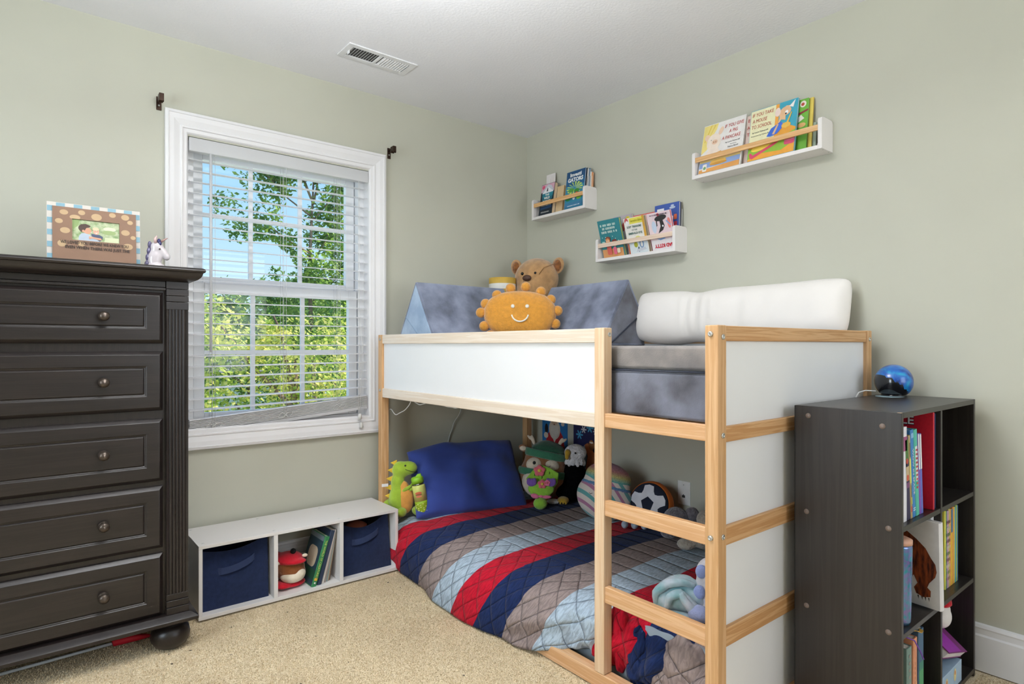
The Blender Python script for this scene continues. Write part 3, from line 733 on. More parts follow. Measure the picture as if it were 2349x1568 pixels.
# ================================================================ floor mattress, quilt, pillow
def quilt_mat():
    m = bpy.data.materials.new('striped_quilt'); m.use_nodes = True; n = m.node_tree; b = n.nodes['Principled BSDF']
    uv = n.nodes.new('ShaderNodeUVMap'); uv.uv_map = 'q'
    s = n.nodes.new('ShaderNodeSeparateXYZ'); n.links.new(uv.outputs[0], s.inputs[0])
    def M(op, a, b_=None, c=None):
        q = n.nodes.new('ShaderNodeMath'); q.operation = op
        for i, v in enumerate((a, b_, c)):
            if v is None: continue
            if isinstance(v, (int, float)): q.inputs[i].default_value = v
            else: n.links.new(v, q.inputs[i])
        return q.outputs[0]
    # wavy edges
    nz = n.nodes.new('ShaderNodeTexNoise'); nz.inputs['Scale'].default_value = 14; nz.inputs['Detail'].default_value = 1; n.links.new(uv.outputs[0], nz.inputs[0])
    wob = M('MULTIPLY', M('SUBTRACT', nz.outputs[0], .5), .014)
    t = M('ADD', s.outputs[0], wob)
    ph = M('FRACT', M('DIVIDE', t, .604))
    rp = n.nodes.new('ShaderNodeValToRGB'); rp.color_ramp.interpolation = 'CONSTANT'
    cols = ['B7C9D8', 'C4142E', '1B2C58', '9A8A86']
    rp.color_ramp.elements[0].position = 0; rp.color_ramp.elements[0].color = lin(cols[0])
    rp.color_ramp.elements[1].position = .25; rp.color_ramp.elements[1].color = lin(cols[1])
    for p_, c in ((.5, cols[2]), (.75, cols[3])):
        e = rp.color_ramp.elements.new(p_); e.color = lin(c)
    n.links.new(ph, rp.inputs[0])
    # quilting seams: straight on top, crossing diagonals everywhere
    v = s.outputs[1]; u = s.outputs[0]
    def seam(expr, per, w):
        f = M('FRACT', M('DIVIDE', expr, per)); d = M('ABSOLUTE', M('SUBTRACT', f, .5))      # .5 = on the seam
        return M('GREATER_THAN', d, .5 - w)
    def seam_soft(expr, per):
        f = M('FRACT', M('DIVIDE', expr, per)); d = M('ABSOLUTE', M('SUBTRACT', f, .5))
        return M('POWER', M('MULTIPLY', d, 2.0), 8.0)
    n2 = n.nodes.new('ShaderNodeTexNoise'); n2.inputs['Scale'].default_value = 9; n.links.new(uv.outputs[0], n2.inputs[0])
    w2 = M('MULTIPLY', M('SUBTRACT', n2.outputs[0], .5), .02)
    vv = M('ADD', v, w2)
    top = M('GREATER_THAN', .74, v)        # v grows from wall side; front drape beyond .86
    straight = seam(vv, .082, .014)
    d1 = seam(M('ADD', M('MULTIPLY', vv, .8), u), .086, .013); d2 = seam(M('SUBTRACT', M('MULTIPLY', vv, .8), u), .086, .013)
    diag = M('MAXIMUM', d1, d2)
    ntop = M('SUBTRACT', 1.0, top)
    line = M('MAXIMUM', M('MULTIPLY', straight, top), M('MULTIPLY', diag, ntop))
    mx = n.nodes.new('ShaderNodeMix'); mx.data_type = 'RGBA'; mx.blend_type = 'MULTIPLY'; mx.inputs['B'].default_value = (.42, .44, .5, 1)
    n.links.new(line, mx.inputs['Factor'])
    # fine heathered ripple
    mp = n.nodes.new('ShaderNodeMapping'); mp.inputs['Scale'].default_value = (150, 34, 1); n.links.new(uv.outputs[0], mp.inputs[0])
    n3 = n.nodes.new('ShaderNodeTexNoise'); n3.inputs['Scale'].default_value = 1; n3.inputs['Detail'].default_value = 3; n3.inputs['Distortion'].default_value = .6; n.links.new(mp.outputs[0], n3.inputs[0])
    m4 = n.nodes.new('ShaderNodeMix'); m4.data_type = 'RGBA'; m4.blend_type = 'MULTIPLY'; m4.inputs['B'].default_value = (.72, .72, .74, 1)
    r4 = n.nodes.new('ShaderNodeMapRange'); r4.inputs['From Min'].default_value = .56; r4.inputs['From Max'].default_value = .42
    n.links.new(n3.outputs[0], r4.inputs[0]); n.links.new(r4.outputs[0], m4.inputs['Factor']); n.links.new(rp.outputs[0], m4.inputs['A'])
    n.links.new(m4.outputs['Result'], mx.inputs['A']); n.links.new(mx.outputs['Result'], b.inputs['Base Color'])
    b.inputs['Roughness'].default_value = .9; b.inputs['Sheen Weight'].default_value = .06; b.inputs['Specular IOR Level'].default_value = .15
    hs = M('MAXIMUM', M('MULTIPLY', seam_soft(vv, .082), top), M('MULTIPLY', M('MAXIMUM', seam_soft(M('ADD', M('MULTIPLY', vv, .8), u), .086), seam_soft(M('SUBTRACT', M('MULTIPLY', vv, .8), u), .086)), ntop))
    h = M('ADD', M('MULTIPLY', hs, -1.0), M('MULTIPLY', n3.outputs[0], .55))
    bp = n.nodes.new('ShaderNodeBump'); bp.inputs['Strength'].default_value = .8; bp.inputs['Distance'].default_value = .009
    n.links.new(h, bp.inputs['Height']); n.links.new(bp.outputs[0], b.inputs['Normal'])
    return m
M_QUILT = quilt_mat()
M_SHEET = mat('blue_grey_sheet', '8F9BA4', rough=.85, noise_=(20, .05), bump=(40, .2, .003))
o = obj('floor_mattress', bx(-.955, -.060, -1.925, -.062, .0, .215), M_SHEET, bevel=.03, seg=4)
tag(o, 'blue grey sheeted mattress lying on the floor under the loft bed', 'mattress')
def lerp_tab(tab, x):
    if x >= tab[0][0]: return tab[0][1]
    for (a, va), (b, vb) in zip(tab, tab[1:]):
        if x >= b:
            f = (x - a) / (b - a); f = f * f * (3 - 2 * f); return va + (vb - va) * f
    return tab[-1][1]
FOOT = [(-.13, -1.044), (-.21, -1.046), (-.34, -1.050), (-.47, -1.062), (-.68, -1.10), (-.86, -1.11), (-1.0, -1.098), (-1.14, -1.080), (-1.26, -1.050), (-1.36, -1.012), (-1.46, -.985), (-1.93, -.972)]
MID = [(-.13, -1.055), (-.3, -1.058), (-.6, -1.075), (-.85, -1.105), (-1.05, -1.085), (-1.2, -1.068), (-1.35, -1.04), (-1.46, -1.0), (-1.93, -.985)]
FOLD = [(-.13, -1.0), (-.45, -1.01), (-.75, -1.02), (-1.0, -1.03), (-1.3, -1.03), (-1.45, -1.0), (-1.93, -.965)]
BOT = [(-.13, .03), (-.3, .004), (-1.2, .004), (-1.34, .03), (-1.42, .058), (-1.93, .058)]
def quilt():
    bm = BM(); NS, NT1, NT2 = 200, 62, 44; S0, S1 = -.135, -1.928
    uvl = bm.loops.layers.uv.new('q'); G = []
    for i in range(NS + 1):
        y = S0 + (S1 - S0) * i / NS
        row = []
        fx, mxx, tx, zb = lerp_tab(FOOT, y), lerp_tab(MID, y), lerp_tab(FOLD, y), lerp_tab(BOT, y)
        zt = .238 + .004 * math.sin(y * 9)
        bun = max(0, min(1, (-1.36 - y) / .14))
        arc = 0; prev = None
        for j in range(NT1 + NT2 + 1):
            if j <= NT1:
                f = j / NT1; x = -.062 + (tx + .11 + .062) * f
                z = zt + noise.noise(Vector((x * 3.5, y * 3.5, 1))) * .012 - .010 * max(0, f - .85) / .15
                z += -.0045 * abs(math.cos(PI * (-x) / .082)) ** 10 * 0
            else:
                f = (j - NT1) / NT2
                # bezier fold -> mid bulge -> foot
                P0 = Vector((tx + .11, zt - .010)); P1 = Vector((tx + .005, zt - .014)); P2 = Vector((mxx - .022, .15)); P3 = Vector((fx, zb))
                q = P0 * (1 - f) ** 3 + P1 * 3 * f * (1 - f) ** 2 + P2 * 3 * f * f * (1 - f) + P3 * f ** 3
                x, z = q.x, q.y
                k = f * (1 - f * .3)
                x += noise.noise(Vector((y * 5, z * 5, 4))) * .018 * k
                x += bun * k * (.022 * math.sin(y * 42 + z * 16) + .015 * math.sin(y * 75 - z * 30))
                if y > -1.36: x -= .0 
                if -1.5 < y <= -1.14: x += .012 * math.sin((z * 60 + y * 22)) * k
                if bun > .2: x = max(x, -.998 + .0 * y) if y > -1.60 else max(x, -1.005)
            p = Vector((x, y + (noise.noise(Vector((x * 6, y * 6, 9))) * .012 if j > NT1 else 0) + (bun * .03 * math.sin(z * 25) if j > NT1 else 0), z))
            if prev is not None: arc += ((p.x - prev.x) ** 2 + (p.z - prev.z) ** 2) ** .5
            prev = p
            shift = 0.0
            if j > NT1:
                f = (j - NT1) / NT2; shift = .0
                # stripes lean towards the window near the floor
                Lf = max(0, min(1, (y + .75) / .45))
                shift = (.10 * f ** (2.2 - .9 * Lf) + .03 * Lf * min(1, f * 3)) * (1 if y > -1.3 else max(0, 1 - (-1.3 - y) / .2))
            shift += .050 * max(0, min(1, (y + .62) / .35)) * max(0, min(1, (-p.x - .72) / .2))
            u = -(y) - .300 + .604 + shift + .604 + .02
            row.append((bm.verts.new(p), u - .0, arc))
        G.append(row)
    for i in range(NS):
        for j in range(NT1 + NT2):
            q = [G[i][j], G[i + 1][j], G[i + 1][j + 1], G[i][j + 1]]
            f = bm.faces.new([a[0] for a in q]); f.smooth = True
            for lp, a in zip(f.loops, q): lp[uvl].uv = (a[1], a[2])
    return bm
# stripe phase: red starts at y=-.31 -> u = .25 of the period there
o = obj('quilt', quilt(), M_QUILT, smooth=True); s = o.modifiers.new('solid', 'SOLIDIFY'); s.thickness = .010; s.offset = -1
for l in o.data.uv_layers['q'].data: l.uv = (max(.618, l.uv[0] - 1.208 + .151 - .02 + 0.604), l.uv[1])
tag(o, 'quilt with red navy taupe and pale blue stripes spread over the floor mattress', 'quilt')
# bunched heap of quilt end near the ladder: part of the same quilt
def heap(name, ctr, rad, umin, parent, seedv):
    bm = BM(); uvl = bm.loops.layers.uv.new('q')
    NI, NJ = 40, 26; G = []
    for i in range(NI + 1):
        row = []
        for j in range(NJ + 1):
            a = 2 * PI * i / NI; b = PI * j / NJ
            d = Vector((math.cos(a) * math.sin(b), math.sin(a) * math.sin(b), math.cos(b)))
            k = 1 + .14 * noise.noise(d * 2.0 + Vector((seedv, 0, 0))) + .02 * math.sin(d.y * 9 + d.z * 5 + seedv)
            p = Vector((ctr[0] + d.x * rad[0] * k, ctr[1] + d.y * rad[1] * k, max(.006, ctr[2] + d.z * rad[2] * k)))
            row.append((bm.verts.new(p), umin + d.y * .05, .95 + d.z * rad[2]))
        G.append(row)
    for i in range(NI):
        for j in range(NJ):
            q = [G[i][j], G[i + 1][j], G[i + 1][j + 1], G[i][j + 1]]
            f = bm.faces.new([a[0] for a in q]); f.smooth = True
            for lp, a in zip(f.loops, q): lp[uvl].uv = (a[1], a[2])
    bmesh.ops.remove_doubles(bm, verts=bm.verts[:], dist=.0002)
    return obj(name, bm, M_QUILT, parent, smooth=True)
heap('bunched_fold', (-.955, -1.835, .135), (.040, .085, .105), .52, o, 1.0)
heap('bunched_fold', (-.962, -1.585, .16), (.028, .030, .12), .22, o, 5.0)
heap('bunched_fold', (-.960, -1.66, .11), (.034, .040, .10), .37, o, 3.0)
heap('bunched_fold', (-.962, -1.76, .085), (.032, .05, .055), .52, o, 8.0)
# ---- navy pillow leaning at the head of the mattress
M_NAVY = mat('navy_cotton', '364A96', rough=.75, noise_=(5, .10), bump=(7, .35, .02), sheen=.2, spec=.2)
bm = cushion(.64, .44, .15, 30, .05, seedv=3, wr=.016, pw=.34)
for v in bm.verts:   # slack case end on the left with soft folds
    if v.co.x < -.20:
        k = min(1, (-.20 - v.co.x) / .1); v.co.y += k * .010 * math.sin(v.co.z * 26 + v.co.x * 20)
    if v.co.z > 0: v.co.z -= .055 * max(0, min(1, (-.10 - v.co.x) / .22)) * (v.co.z / .22)
    v.co.y += .011 * math.sin(v.co.x * 20 + v.co.z * 8 + 2 * noise.noise(v.co * 5)) * (.5 + .5 * (v.co.z < 0)) + .012 * noise.noise(v.co * 9)
p = obj('navy_pillow', bm, M_NAVY, smooth=True, sub=1)
p.matrix_basis = Matrix.Translation((-.595, -.185, .392)) @ Matrix.Rotation(R(-14), 4, 'Z') @ Matrix.Rotation(R(-38), 4, 'X') @ Matrix.Rotation(R(2), 4, 'Y')
tag(p, 'navy blue bed pillow leaning against the wall at the head of the floor mattress', 'pillow')
# ================================================================ tall dark chest of drawers
M_ESP = wood('espresso_wood_across', '241D1B', '1A1514', 'X', rough=.34, bumpk=.05); M_ESPZ = wood('espresso_wood_upright', '241D1B', '1A1514', 'Z', rough=.34, bumpk=.05)
M_KNOB = mat('dark_pewter', '4A4038', rough=.3, metal=.6)
dr = thing('chest_of_drawers', 'tall espresso brown wooden chest of drawers with fluted corner post beside the window', 'chest of drawers', (-2.5, -.18, 0))
DX, DY = 2.5, .18
def dbox(*a): return bx(a[0] + DX, a[1] + DX, a[2] + DY, a[3] + DY, a[4], a[5])
obj('case', dbox(-2.985, -2.010, -.400, .050, .135, 1.336), M_ESPZ, dr)
# drawers
for z0, z1 in ((1.108, 1.299), (.868, 1.088), (.615, .847), (.375, .605), (.134, .364)):
    bm = BM(); y0 = -.400 + DY
    h = z1 - z0
    rings_xz(bm, -2.918 + DX, -2.082 + DX, z0 + .004, z1 - .004, [(0, y0), (0, y0 - .008), (.004, y0 - .012), (.012, y0 - .020), (.014, y0 - .021), (.052, y0 - .021), (.054, y0 - .018), (.057, y0 - .018), (.060, y0 - .015), (.063, y0 - .0195), (.066, y0 - .0195)])
    d = obj('drawer', bm, M_ESP, dr, bevel=.0012)
    for kx in (-2.262, -2.738):
        bm = BM(); lathe(bm, [(0, 0), (.016, .0), (.016, .003), (.007, .006), (.007, .013), (.014, .018), (.0168, .024), (.0155, .030), (.009, .035), (0, .0365)], (kx + DX, y0 - .0195, (z0 + z1) / 2 + .001), 22, axis='Y')
        obj('knob', bm, M_KNOB, d)
# corner posts with reeding
for x0, x1 in ((-2.072, -2.002), (-2.998, -2.928)):
    bm = BM(); yf = -.420 + DY
    pts = [(x0 + DX, -.398 + DY), (x0 + DX, yf)]
    n = 5; w = (x1 - x0 - .016) / n
    cx = x0 + .008 + DX
    for i in range(n):
        for k in range(7):
            a = PI * k / 6; pts.append((cx + w * (i + .5) - w * .46 * math.cos(a), yf + .003 - .0045 * math.sin(a)))
    pts += [(x1 + DX, yf), (x1 + DX, -.398 + DY)]
    prism(bm, pts, .205, 1.235, 'XY')
    obj('fluted_post', bm, M_ESPZ, dr)
    for z0, z1 in ((1.235, 1.263), (1.265, 1.285), (1.287, 1.310), (1.312, 1.336), (.183, .205), (.158, .181), (.135, .156)):
        pass
    for z0, z1, o_ in ((1.235, 1.262, .001), (1.2635, 1.284, .003), (1.2855, 1.308, .003), (1.3095, 1.336, .001), (.184, .205, .001), (.160, .1825, .004), (.135, .1585, .006)):
        obj('post_block', bx(x0 + DX - .001, x1 + DX + .001, yf - o_, -.398 + DY, z0, z1), M_ESP, dr, bevel=.0012)
# frieze under the top
bm = BM(); box(bm, -2.926 + DX, -2.074 + DX, -.412 + DY, -.400 + DY, 1.314, 1.336); box(bm, -2.926 + DX, -2.074 + DX, -.418 + DY, -.400 + DY, 1.303, 1.312)
obj('frieze', bm, M_ESP, dr, bevel=.0015)
# top with a cove moulding: profile swept round the front and both sides
def swept(prof, x0, x1, yf, yb, z_):
    bm = BM(); L = []
    for o_, z in prof:
        L.append([bm.verts.new((a + DX, b + DY, z)) for a, b in ((x0 - o_, yb), (x0 - o_, yf - o_), (x1 + o_, yf - o_), (x1 + o_, yb))])
    for a, b in zip(L, L[1:]):
        for k in range(4): bm.faces.new([a[k], a[(k + 1) % 4], b[(k + 1) % 4], b[k]])
    bm.faces.new(L[0][::-1]); bm.faces.new(L[-1])
    return bm
cove = [(0, 1.336), (.004, 1.3365)] + [(.004 + .038 * math.sin(R(a)), 1.3375 + .030 * (1 - math.cos(R(a)))) for a in (20, 40, 60, 75, 88)] + [(.044, 1.3685), (.048, 1.3705), (.0505, 1.3765), (.048, 1.3825), (.042, 1.386)]
o = obj('top', swept(cove, -2.998, -2.004, -.424, .050, 0), M_ESP, dr, bevel=.001)
o = obj('base_moulding', swept([(.0, .098), (.010, .098), (.022, .104), (.028, .107), (.029, .118), (.024, .122), (.006, .1345), (0, .135)], -3.0, -2.002, -.424, .050, 0), M_ESP, dr, bevel=.001)
for fx, fy in ((-2.052, -.372), (-2.948, -.372), (-2.052, -.01), (-2.948, -.01)):
    bm = BM(); lathe(bm, [(.0, 0), (.034, 0), (.052, .012), (.063, .030), (.0655, .048), (.061, .068), (.048, .082), (.040, .086), (.040, .098), (0, .098)], (fx + DX, fy + DY, 0), 30); obj('bun_foot', bm, M_ESP, dr)
# ---- stick with a red soft tip lying under the chest
st = thing('toy_dart', 'thin white stick with a long red tip on the carpet under the dark chest', 'toy', (-2.30, -.262, .014))
bm = BM(); tube(bm, [(-.235, -.004, 0), (.085, .006, .002)], .0052, 10); obj('shaft', bm, mat('white_plastic', 'D5DCE6', .4), st)
bm = BM(); tube(bm, [(.080, .006, .003), (.084, .006, .004), (.13, .004, .004), (.165, .0, .003), (.195, -.004, 0), (.205, -.006, -.002)], .013, 12, radii=[.010, .0135, .0135, .0115, .006, .001]); obj('tip', bm, mat('red_foam', 'D01830', .6), st)
# ================================================================ long white cube bench by the window wall
M_WHITE_LAM = mat('white_laminate', (0.80, 0.775, 0.755), rough=.45, noise_=(4, .015))
bench = thing('cube_storage_bench', 'low white three compartment storage bench along the wall under the window', 'storage bench', (-1.482, -.085, 0))
OX, OY = 1.482, .085
bY0, bY1, bx0, bx1 = -.232, .060, -1.928, -1.0375
obj('top_board', bx(bx0 + OX, bx1 + OX, bY0 + OY, bY1 + OY, .2885, .302), M_WHITE_LAM, bench, bevel=.0012)
obj('bottom_board', bx(bx0 + OX, bx1 + OX, bY0 + OY, bY1 + OY, .004, .0195), M_WHITE_LAM, bench, bevel=.0012)
for x0 in (bx0, -1.634, -1.337, bx1 - .0145): obj('upright', bx(x0 + OX, x0 + .0145 + OX + (.003 if x0 in (-1.634, -1.337) else 0), bY0 + OY, bY1 + OY, .0197, .2883), M_WHITE_LAM, bench, bevel=.0012)
obj('back_rail', bx(-1.605 + OX, -1.34 + OX, bY1 - .012 + OY, bY1 + OY, .0197, .09), M_WHITE_LAM, bench)
for x, y in ((-1.905, -.20), (-1.625, -.205), (-1.33, -.205), (-1.905, .03), (-1.625, .03), (-1.33, .03)):
    bm = BM(); lathe(bm, [(0, 0), (.006, 0), (.006, .0006), (0, .0008)], (x + OX, y + OY, .302), 14); obj('screw_cap', bm, mat('cap_white', (.7, .7, .69), .4), bench)
# fabric bins
M_BIN = mat('navy_fabric', '1C2848', rough=.9, noise_=(60, .12), bump=(260, .35, .002), sheen=.2, spec=.15)
M_BIN_IN = mat('dark_bin_lining', '14161E', .95)
def fabric_bin(name, label, x0, x1, sag, skew, lift=0.0):
    t = thing(name, label, 'storage bin', ((x0 + x1) / 2, -.19, .020), group='navy fabric bins in the white bench')
    w = (x1 - x0) / 2; D = .235
    bm = BM(); NX, NZ = 16, 10
    def pt(s, z, k):   # s: -1..1 across the front
        zz = z
        top = .262 - sag * (1 - s * s) ** 1.2 + lift * s - .012
        return Vector((s * w + skew * (z - .5) * (.4 if s > 0 else .15), -.030 * 0 - .012 * math.sin(PI * z) * (1 - s * s) + (.018 * z if k else 0) + .01 * s * skew * 10 * z, zz * top))
    F = [[bm.verts.new(pt(-1 + 2 * i / NX, j / NZ, True)) for j in range(NZ + 1)] for i in range(NX + 1)]
    for i in range(NX):
        for j in range(NZ): bm.faces.new([F[i][j], F[i + 1][j], F[i + 1][j + 1], F[i][j + 1]])
    Bk = [[bm.verts.new((v[j].co.x, D, v[j].co.z if j < NZ else .262)) for j in (0, NZ)] for v in F]
    for i in range(NX): bm.faces.new([Bk[i][0], Bk[i][1], Bk[i + 1][1], Bk[i + 1][0]]); bm.faces.new([F[i][0], Bk[i][0], Bk[i + 1][0], F[i + 1][0]])
    for i in (0, NX): bm.faces.new([F[i][j] for j in range(NZ + 1)] + [Bk[i][1], Bk[i][0]])
    obj('body', bm, M_BIN, t, solid=.004)
    bm = BM()
    cz = .165 + (lift * .2); hw = w * .56
    pts = []
    for i in range(13):
        s = -1 + i / 6; pts.append((s * hw + skew * .2, -.0035 - .016 * max(0, (1 - s * s)) ** .6 + .008, cz + s * (lift * .5 + .012) - .008 * (1 - s * s)))
    A = [[bm.verts.new((p[0], p[1], p[2] + dz)) for p in pts] for dz in (-.014, .014)]
    for i in range(12): bm.faces.new([A[0][i], A[0][i + 1], A[1][i + 1], A[1][i]])
    obj('handle', bm, mat('navy_webbing', '26355A', rough=.9, bump=(300, .4, .002)), t, solid=.003)
    return t
fabric_bin('fabric_bin', 'navy blue fabric bin filling the left compartment of the white bench', -1.903, -1.645, .024, 0, .010)
bt = fabric_bin('fabric_bin', 'navy blue fabric bin with slumped front in the right compartment of the white bench', -1.305, -1.062, .040, -.03, .010)
bm = BM(); lathe(bm, [(0, 0), (.05, .005), (.055, .03), (.03, .045), (0, .05)], (0, 0, 0), 16)
o = obj('toy_ball', bm, mat('terracotta_toy', '8A4A36', .7), None, loc=(-1.20, -.10, .195)); tag(o, 'terracotta coloured toy peeking over the rim of the slumped navy bin', 'toy')
# red and brown plush bag (plain stand-in)
M_RED = mat('red_felt', 'C3162A', rough=.9, noise_=(20, .08), bump=(160, .5, .004), sheen=.3, spec=.15); M_BRN = mat('brown_felt', '7E4A26', rough=.95, noise_=(24, .14), bump=(160, .6, .004), sheen=.4, spec=.1); M_CRM = mat('cream_felt', 'E9DCC6', rough=.95, bump=(160, .5, .004), sheen=.4, spec=.1)
pb = thing('plush_bag', 'red and brown round plush bag in the open middle compartment of the white bench', 'plush bag', (-1.532, -.130, .020), R(-14))
blob(pb, 'bag_body', M_BRN, [(0, 0, .082, .066, .055, .060), (.012, -.02, .062, .056, .045, .046)], .006, 4)
blob(pb, 'lower_panel', M_CRM, [(.010, -.030, .052, .054, .041, .031), (.036, -.034, .062, .03, .035, .024)], .005, 4)
blob(pb, 'red_hood', M_RED, [(-.004, .006, .120, .064, .060, .030), (.018, -.040, .118, .052, .030, .013), (-.052, .03, .10, .03, .05, .05)], .006, 4)
blob(pb, 'red_base', M_RED, [(0, .0, .014, .070, .060, .014), (-.03, -.03, .018, .04, .045, .015)], .006, 3)
ball(pb, 'pompom', mat('black_felt', '121214', .95, bump=(160, .5, .004)), (.014, -.012, .156), .0125)
for ex in (-.050, .062): ball(pb, 'side_tab', M_CRM, (ex, -.03, .116 if ex < 0 else .136), (.012, .008, .008))
# books / magazines leaning in the middle compartment
def spine_book(name, label, cat, group, t_, h, d, ccol, loc, rot, pages='E8E2D6', soft=False, art_=None):
    """thickness along x, spine faces -y, height z, depth +y ; origin bottom-front-left"""
    M = Matrix.Translation(loc) @ Euler(rot).to_matrix().to_4x4()
    t = thing(name, label, cat, group=group, M=M)
    th = .0012 if soft else .002
    bm = BM(); prism(bm, [(0, d), (0, 0.002), (.002, 0), (t_ - .002, 0), (t_, .002), (t_, d), (t_ - th, d), (t_ - th, th + .001), (th, th + .001), (th, d)], 0, h, 'XY')
    obj('cover', bm, flatc(ccol), t)
    obj('pages', bx(th + .0001, t_ - th - .0001, th + .0015, d - .003, .0025, h - .0025), mat('page_paper_' + pages, pages, .9, noise_=(200, .1), stretch=(8, 1, .3)), t)
    return t
gsh = 'books leaning in the middle of the white bench'
t = spine_book('book', 'green spined paperback book leaning beside the red plush bag in the white bench', 'book', gsh, .022, .225, .16, '2E7D4C', (-1.466, -.218, .0215), (0, R(17), 0))
text(t, 'THE WORLD OF CREATURES', .013, 'D8E070', (.011, -.0008, .125), width=.165, rot=(PI / 2, R(90), 0), name='spine_text')
art(t, [('E2B23C', rect(.004, .018, .028, .040)), ('F2F2EC', ell(.011, .018, .004, .004))], name='spine_art')
# left face art of the same book (dark green and sand coloured back cover)
bm = BM(); KEEP.add(id(bm))
for i, (c, pts) in enumerate((('25404E', rect(.004, .156, .004, .221)), ('C9B79C', rrect(.03, .13, .075, .165, .03)), ('1F4A34', rect(.004, .156, .03, .07)), ('6F7F86', rect(.004, .156, .200, .221)))):
    f = bm.faces.new([bm.verts.new((-.0004 - .0001 * i, a, b)) for a, b in pts]); f.material_index = i
    f.normal_update()
    if f.normal.x > 0: f.normal_flip()
obj('back_cover_art', bm, [flatc(c) for c in ('25404E', 'C9B79C', '1F4A34', '6F7F86')], t)
spine_book('book', 'thick dark blue hardcover behind the green spined book in the white bench', 'book', gsh, .020, .245, .19, '27364F', (-1.438, -.212, .0215), (0, R(16), 0), 'EDEAE4')
for i, (th_, c, lab) in enumerate(((.012, 'D9D2CC', 'pale bound workbook next to the dark blue book in the white bench'), (.008, 'A79A92', 'thin grey brown magazine in the middle of the leaning row in the white bench'), (.007, '8FA4A4', 'thin blue grey magazine among the leaning row in the white bench'), (.006, 'B8A58E', 'thin tan magazine near the right end of the leaning row'), (.006, '6E5A48', 'thin dark brown magazine last in the leaning row against the upright'))):
    spine_book('magazine', lab, 'magazine', gsh, th_, .240 - .002 * i, .205, c, (-1.414 + (0, .0145, .0245, .0335, .0415)[i], -.205 + .004 * i, .0215), (0, R(14 - i * 1.3), 0), 'E0D8CC', True)
# ================================================================ dark six cube bookcase
M_DK = wood('black_brown_laminate', '2B2623', '221D1B', 'Z', rough=.36, bumpk=.04, scale=.7); M_DKY = wood('black_brown_laminate_along', '302B28', '262220', 'X', rough=.34, bumpk=.03, scale=.7)
cs = thing('cube_bookcase', 'black brown six compartment cube bookcase standing at the foot of the loft bed', 'bookcase', (-.33, -2.157, 0))
CX, CY = .33, 2.157
cY0, cY1, cX0, cX1 = -2.3013, -2.0131, -.662, .0025
def cb(name, x0, x1, z0, z1, m, y0=cY0, y1=cY1 - .003, bev=.001): return obj(name, bx(x0 + CX, x1 + CX, y0 + CY, y1 + CY, z0, z1), m, cs, bevel=bev)
cb('side_panel', cX0, cX0 + .0155, 0, .925, M_DK); cb('side_panel', cX1 - .0155, cX1, 0, .925, M_DK)
cb('top_board', cX0 + .0157, cX1 - .0157, .9095, .925, M_DKY); cb('bottom_board', cX0 + .0157, cX1 - .0157, .012, .027, M_DKY)
cb('divider', -.3455, -.331, .0272, .9093, M_DK)
for z in (.603, .315):
    cb('shelf', cX0 + .0157, -.3457, z, z + .0145, M_DKY, cY0 + .001); cb('shelf', -.3308, cX1 - .0157, z, z + .0145, M_DKY, cY0 + .001)
cb('back_board', cX0 + .001, cX1 - .001, .012, .924, mat('black_backing', '15130F', .8), cY1 - .0028, cY1 - .0002, 0)
M_CAM = mat('brown_cam_cover', '6A5A50', .5)
for y, z in ((-2.255, .885), (-2.055, .896), (-2.27, .61), (-2.05, .61), (-2.27, .33), (-2.05, .33), (-2.27, .03)):
    bm = BM(); lathe(bm, [(0, 0), (.0078, 0), (.0075, .0008), (0, .0012)], (0, 0, 0), 16, axis='Y'); obj('cam_cover', bm, M_CAM, cs, loc=(cX0 + CX, y + CY, z), rot=(0, 0, -PI / 2))
# worn edge chips
bm = BM(); box(bm, cX0 + CX - .0004, cX0 + CX + .006, cY0 + CY - .0004, cY0 + CY + .010, .9245, .9254); box(bm, cX0 + CX - .0006, cX0 + CX + .0, cY0 + CY + .06, cY0 + CY + .066, .068, .088)
obj('worn_edge', bm, mat('raw_chipboard', 'C9A98A', .9), cs)
# ---- top left compartment
g1 = 'books in the top left cube of the dark bookcase'
zt = .6180
LEAN = R(-5)
def cube_book(lab, x, t_, h, col, rot=LEAN, y=-2.285, d=.21, soft=False, z=zt, group=g1, name='book'):
    return spine_book(name, lab, 'book', group, t_, h, d, col, (x, y, z), (0, rot, 0), soft=soft)
t = cube_book('white spined picture book at the far left of the top left cube', -.6080, .036, .262, 'E6E4EA', rot=0)
art(t, [('A0527E', rect(.001, .035, .195, .235))], name='spine_art')
t = cube_book('dark purple picture book with mixed colours next to the white one in the top cube', -.5690, .027, .232, '352F52')
art(t, [('4F7A3A', rect(.002, .024, .17, .225)), ('C9503C', ell(.012, .165, .008, .008)), ('C8B08A', rect(.002, .024, .11, .15)), ('D0553A', ell(.013, .118, .008, .009)), ('7C4A78', rect(.002, .024, .09, .105))], name='spine_art')
t = cube_book('thin yellow and brown speckled book in the top left cube', -.5400, .014, .236, 'B7A070', soft=True)
art(t, [('E6E070', rect(.002, .012, .10, .17)), ('C0574A', rect(.002, .012, .018, .034)), ('6B5A3A', rect(.004, .010, .175, .215)), ('7C7040', rect(.005, .008, .05, .095)), ('D8CE60', rect(.004, .012, .04, .06))], name='spine_art')
t = cube_book('bright blue hardcover with white lettering on its spine in the top left cube', -.5230, .021, .250, '3F86C8')
text(t, 'WOW IN SPACE', .014, 'F2F0EC', (.011, -.0009, .130), width=.13, rot=(PI / 2, R(90), 0), name='spine_text')
art(t, [('8FC0E6', rect(.002, .020, .226, .240)), ('D8E6F2', rect(.003, .019, .018, .021)), ('D8E6F2', rect(.003, .019, .024, .027))], name='spine_art')
t = cube_book('mint green hardcover with red lettering on its spine in the top left cube', -.4960, .024, .248, '57BFA8')
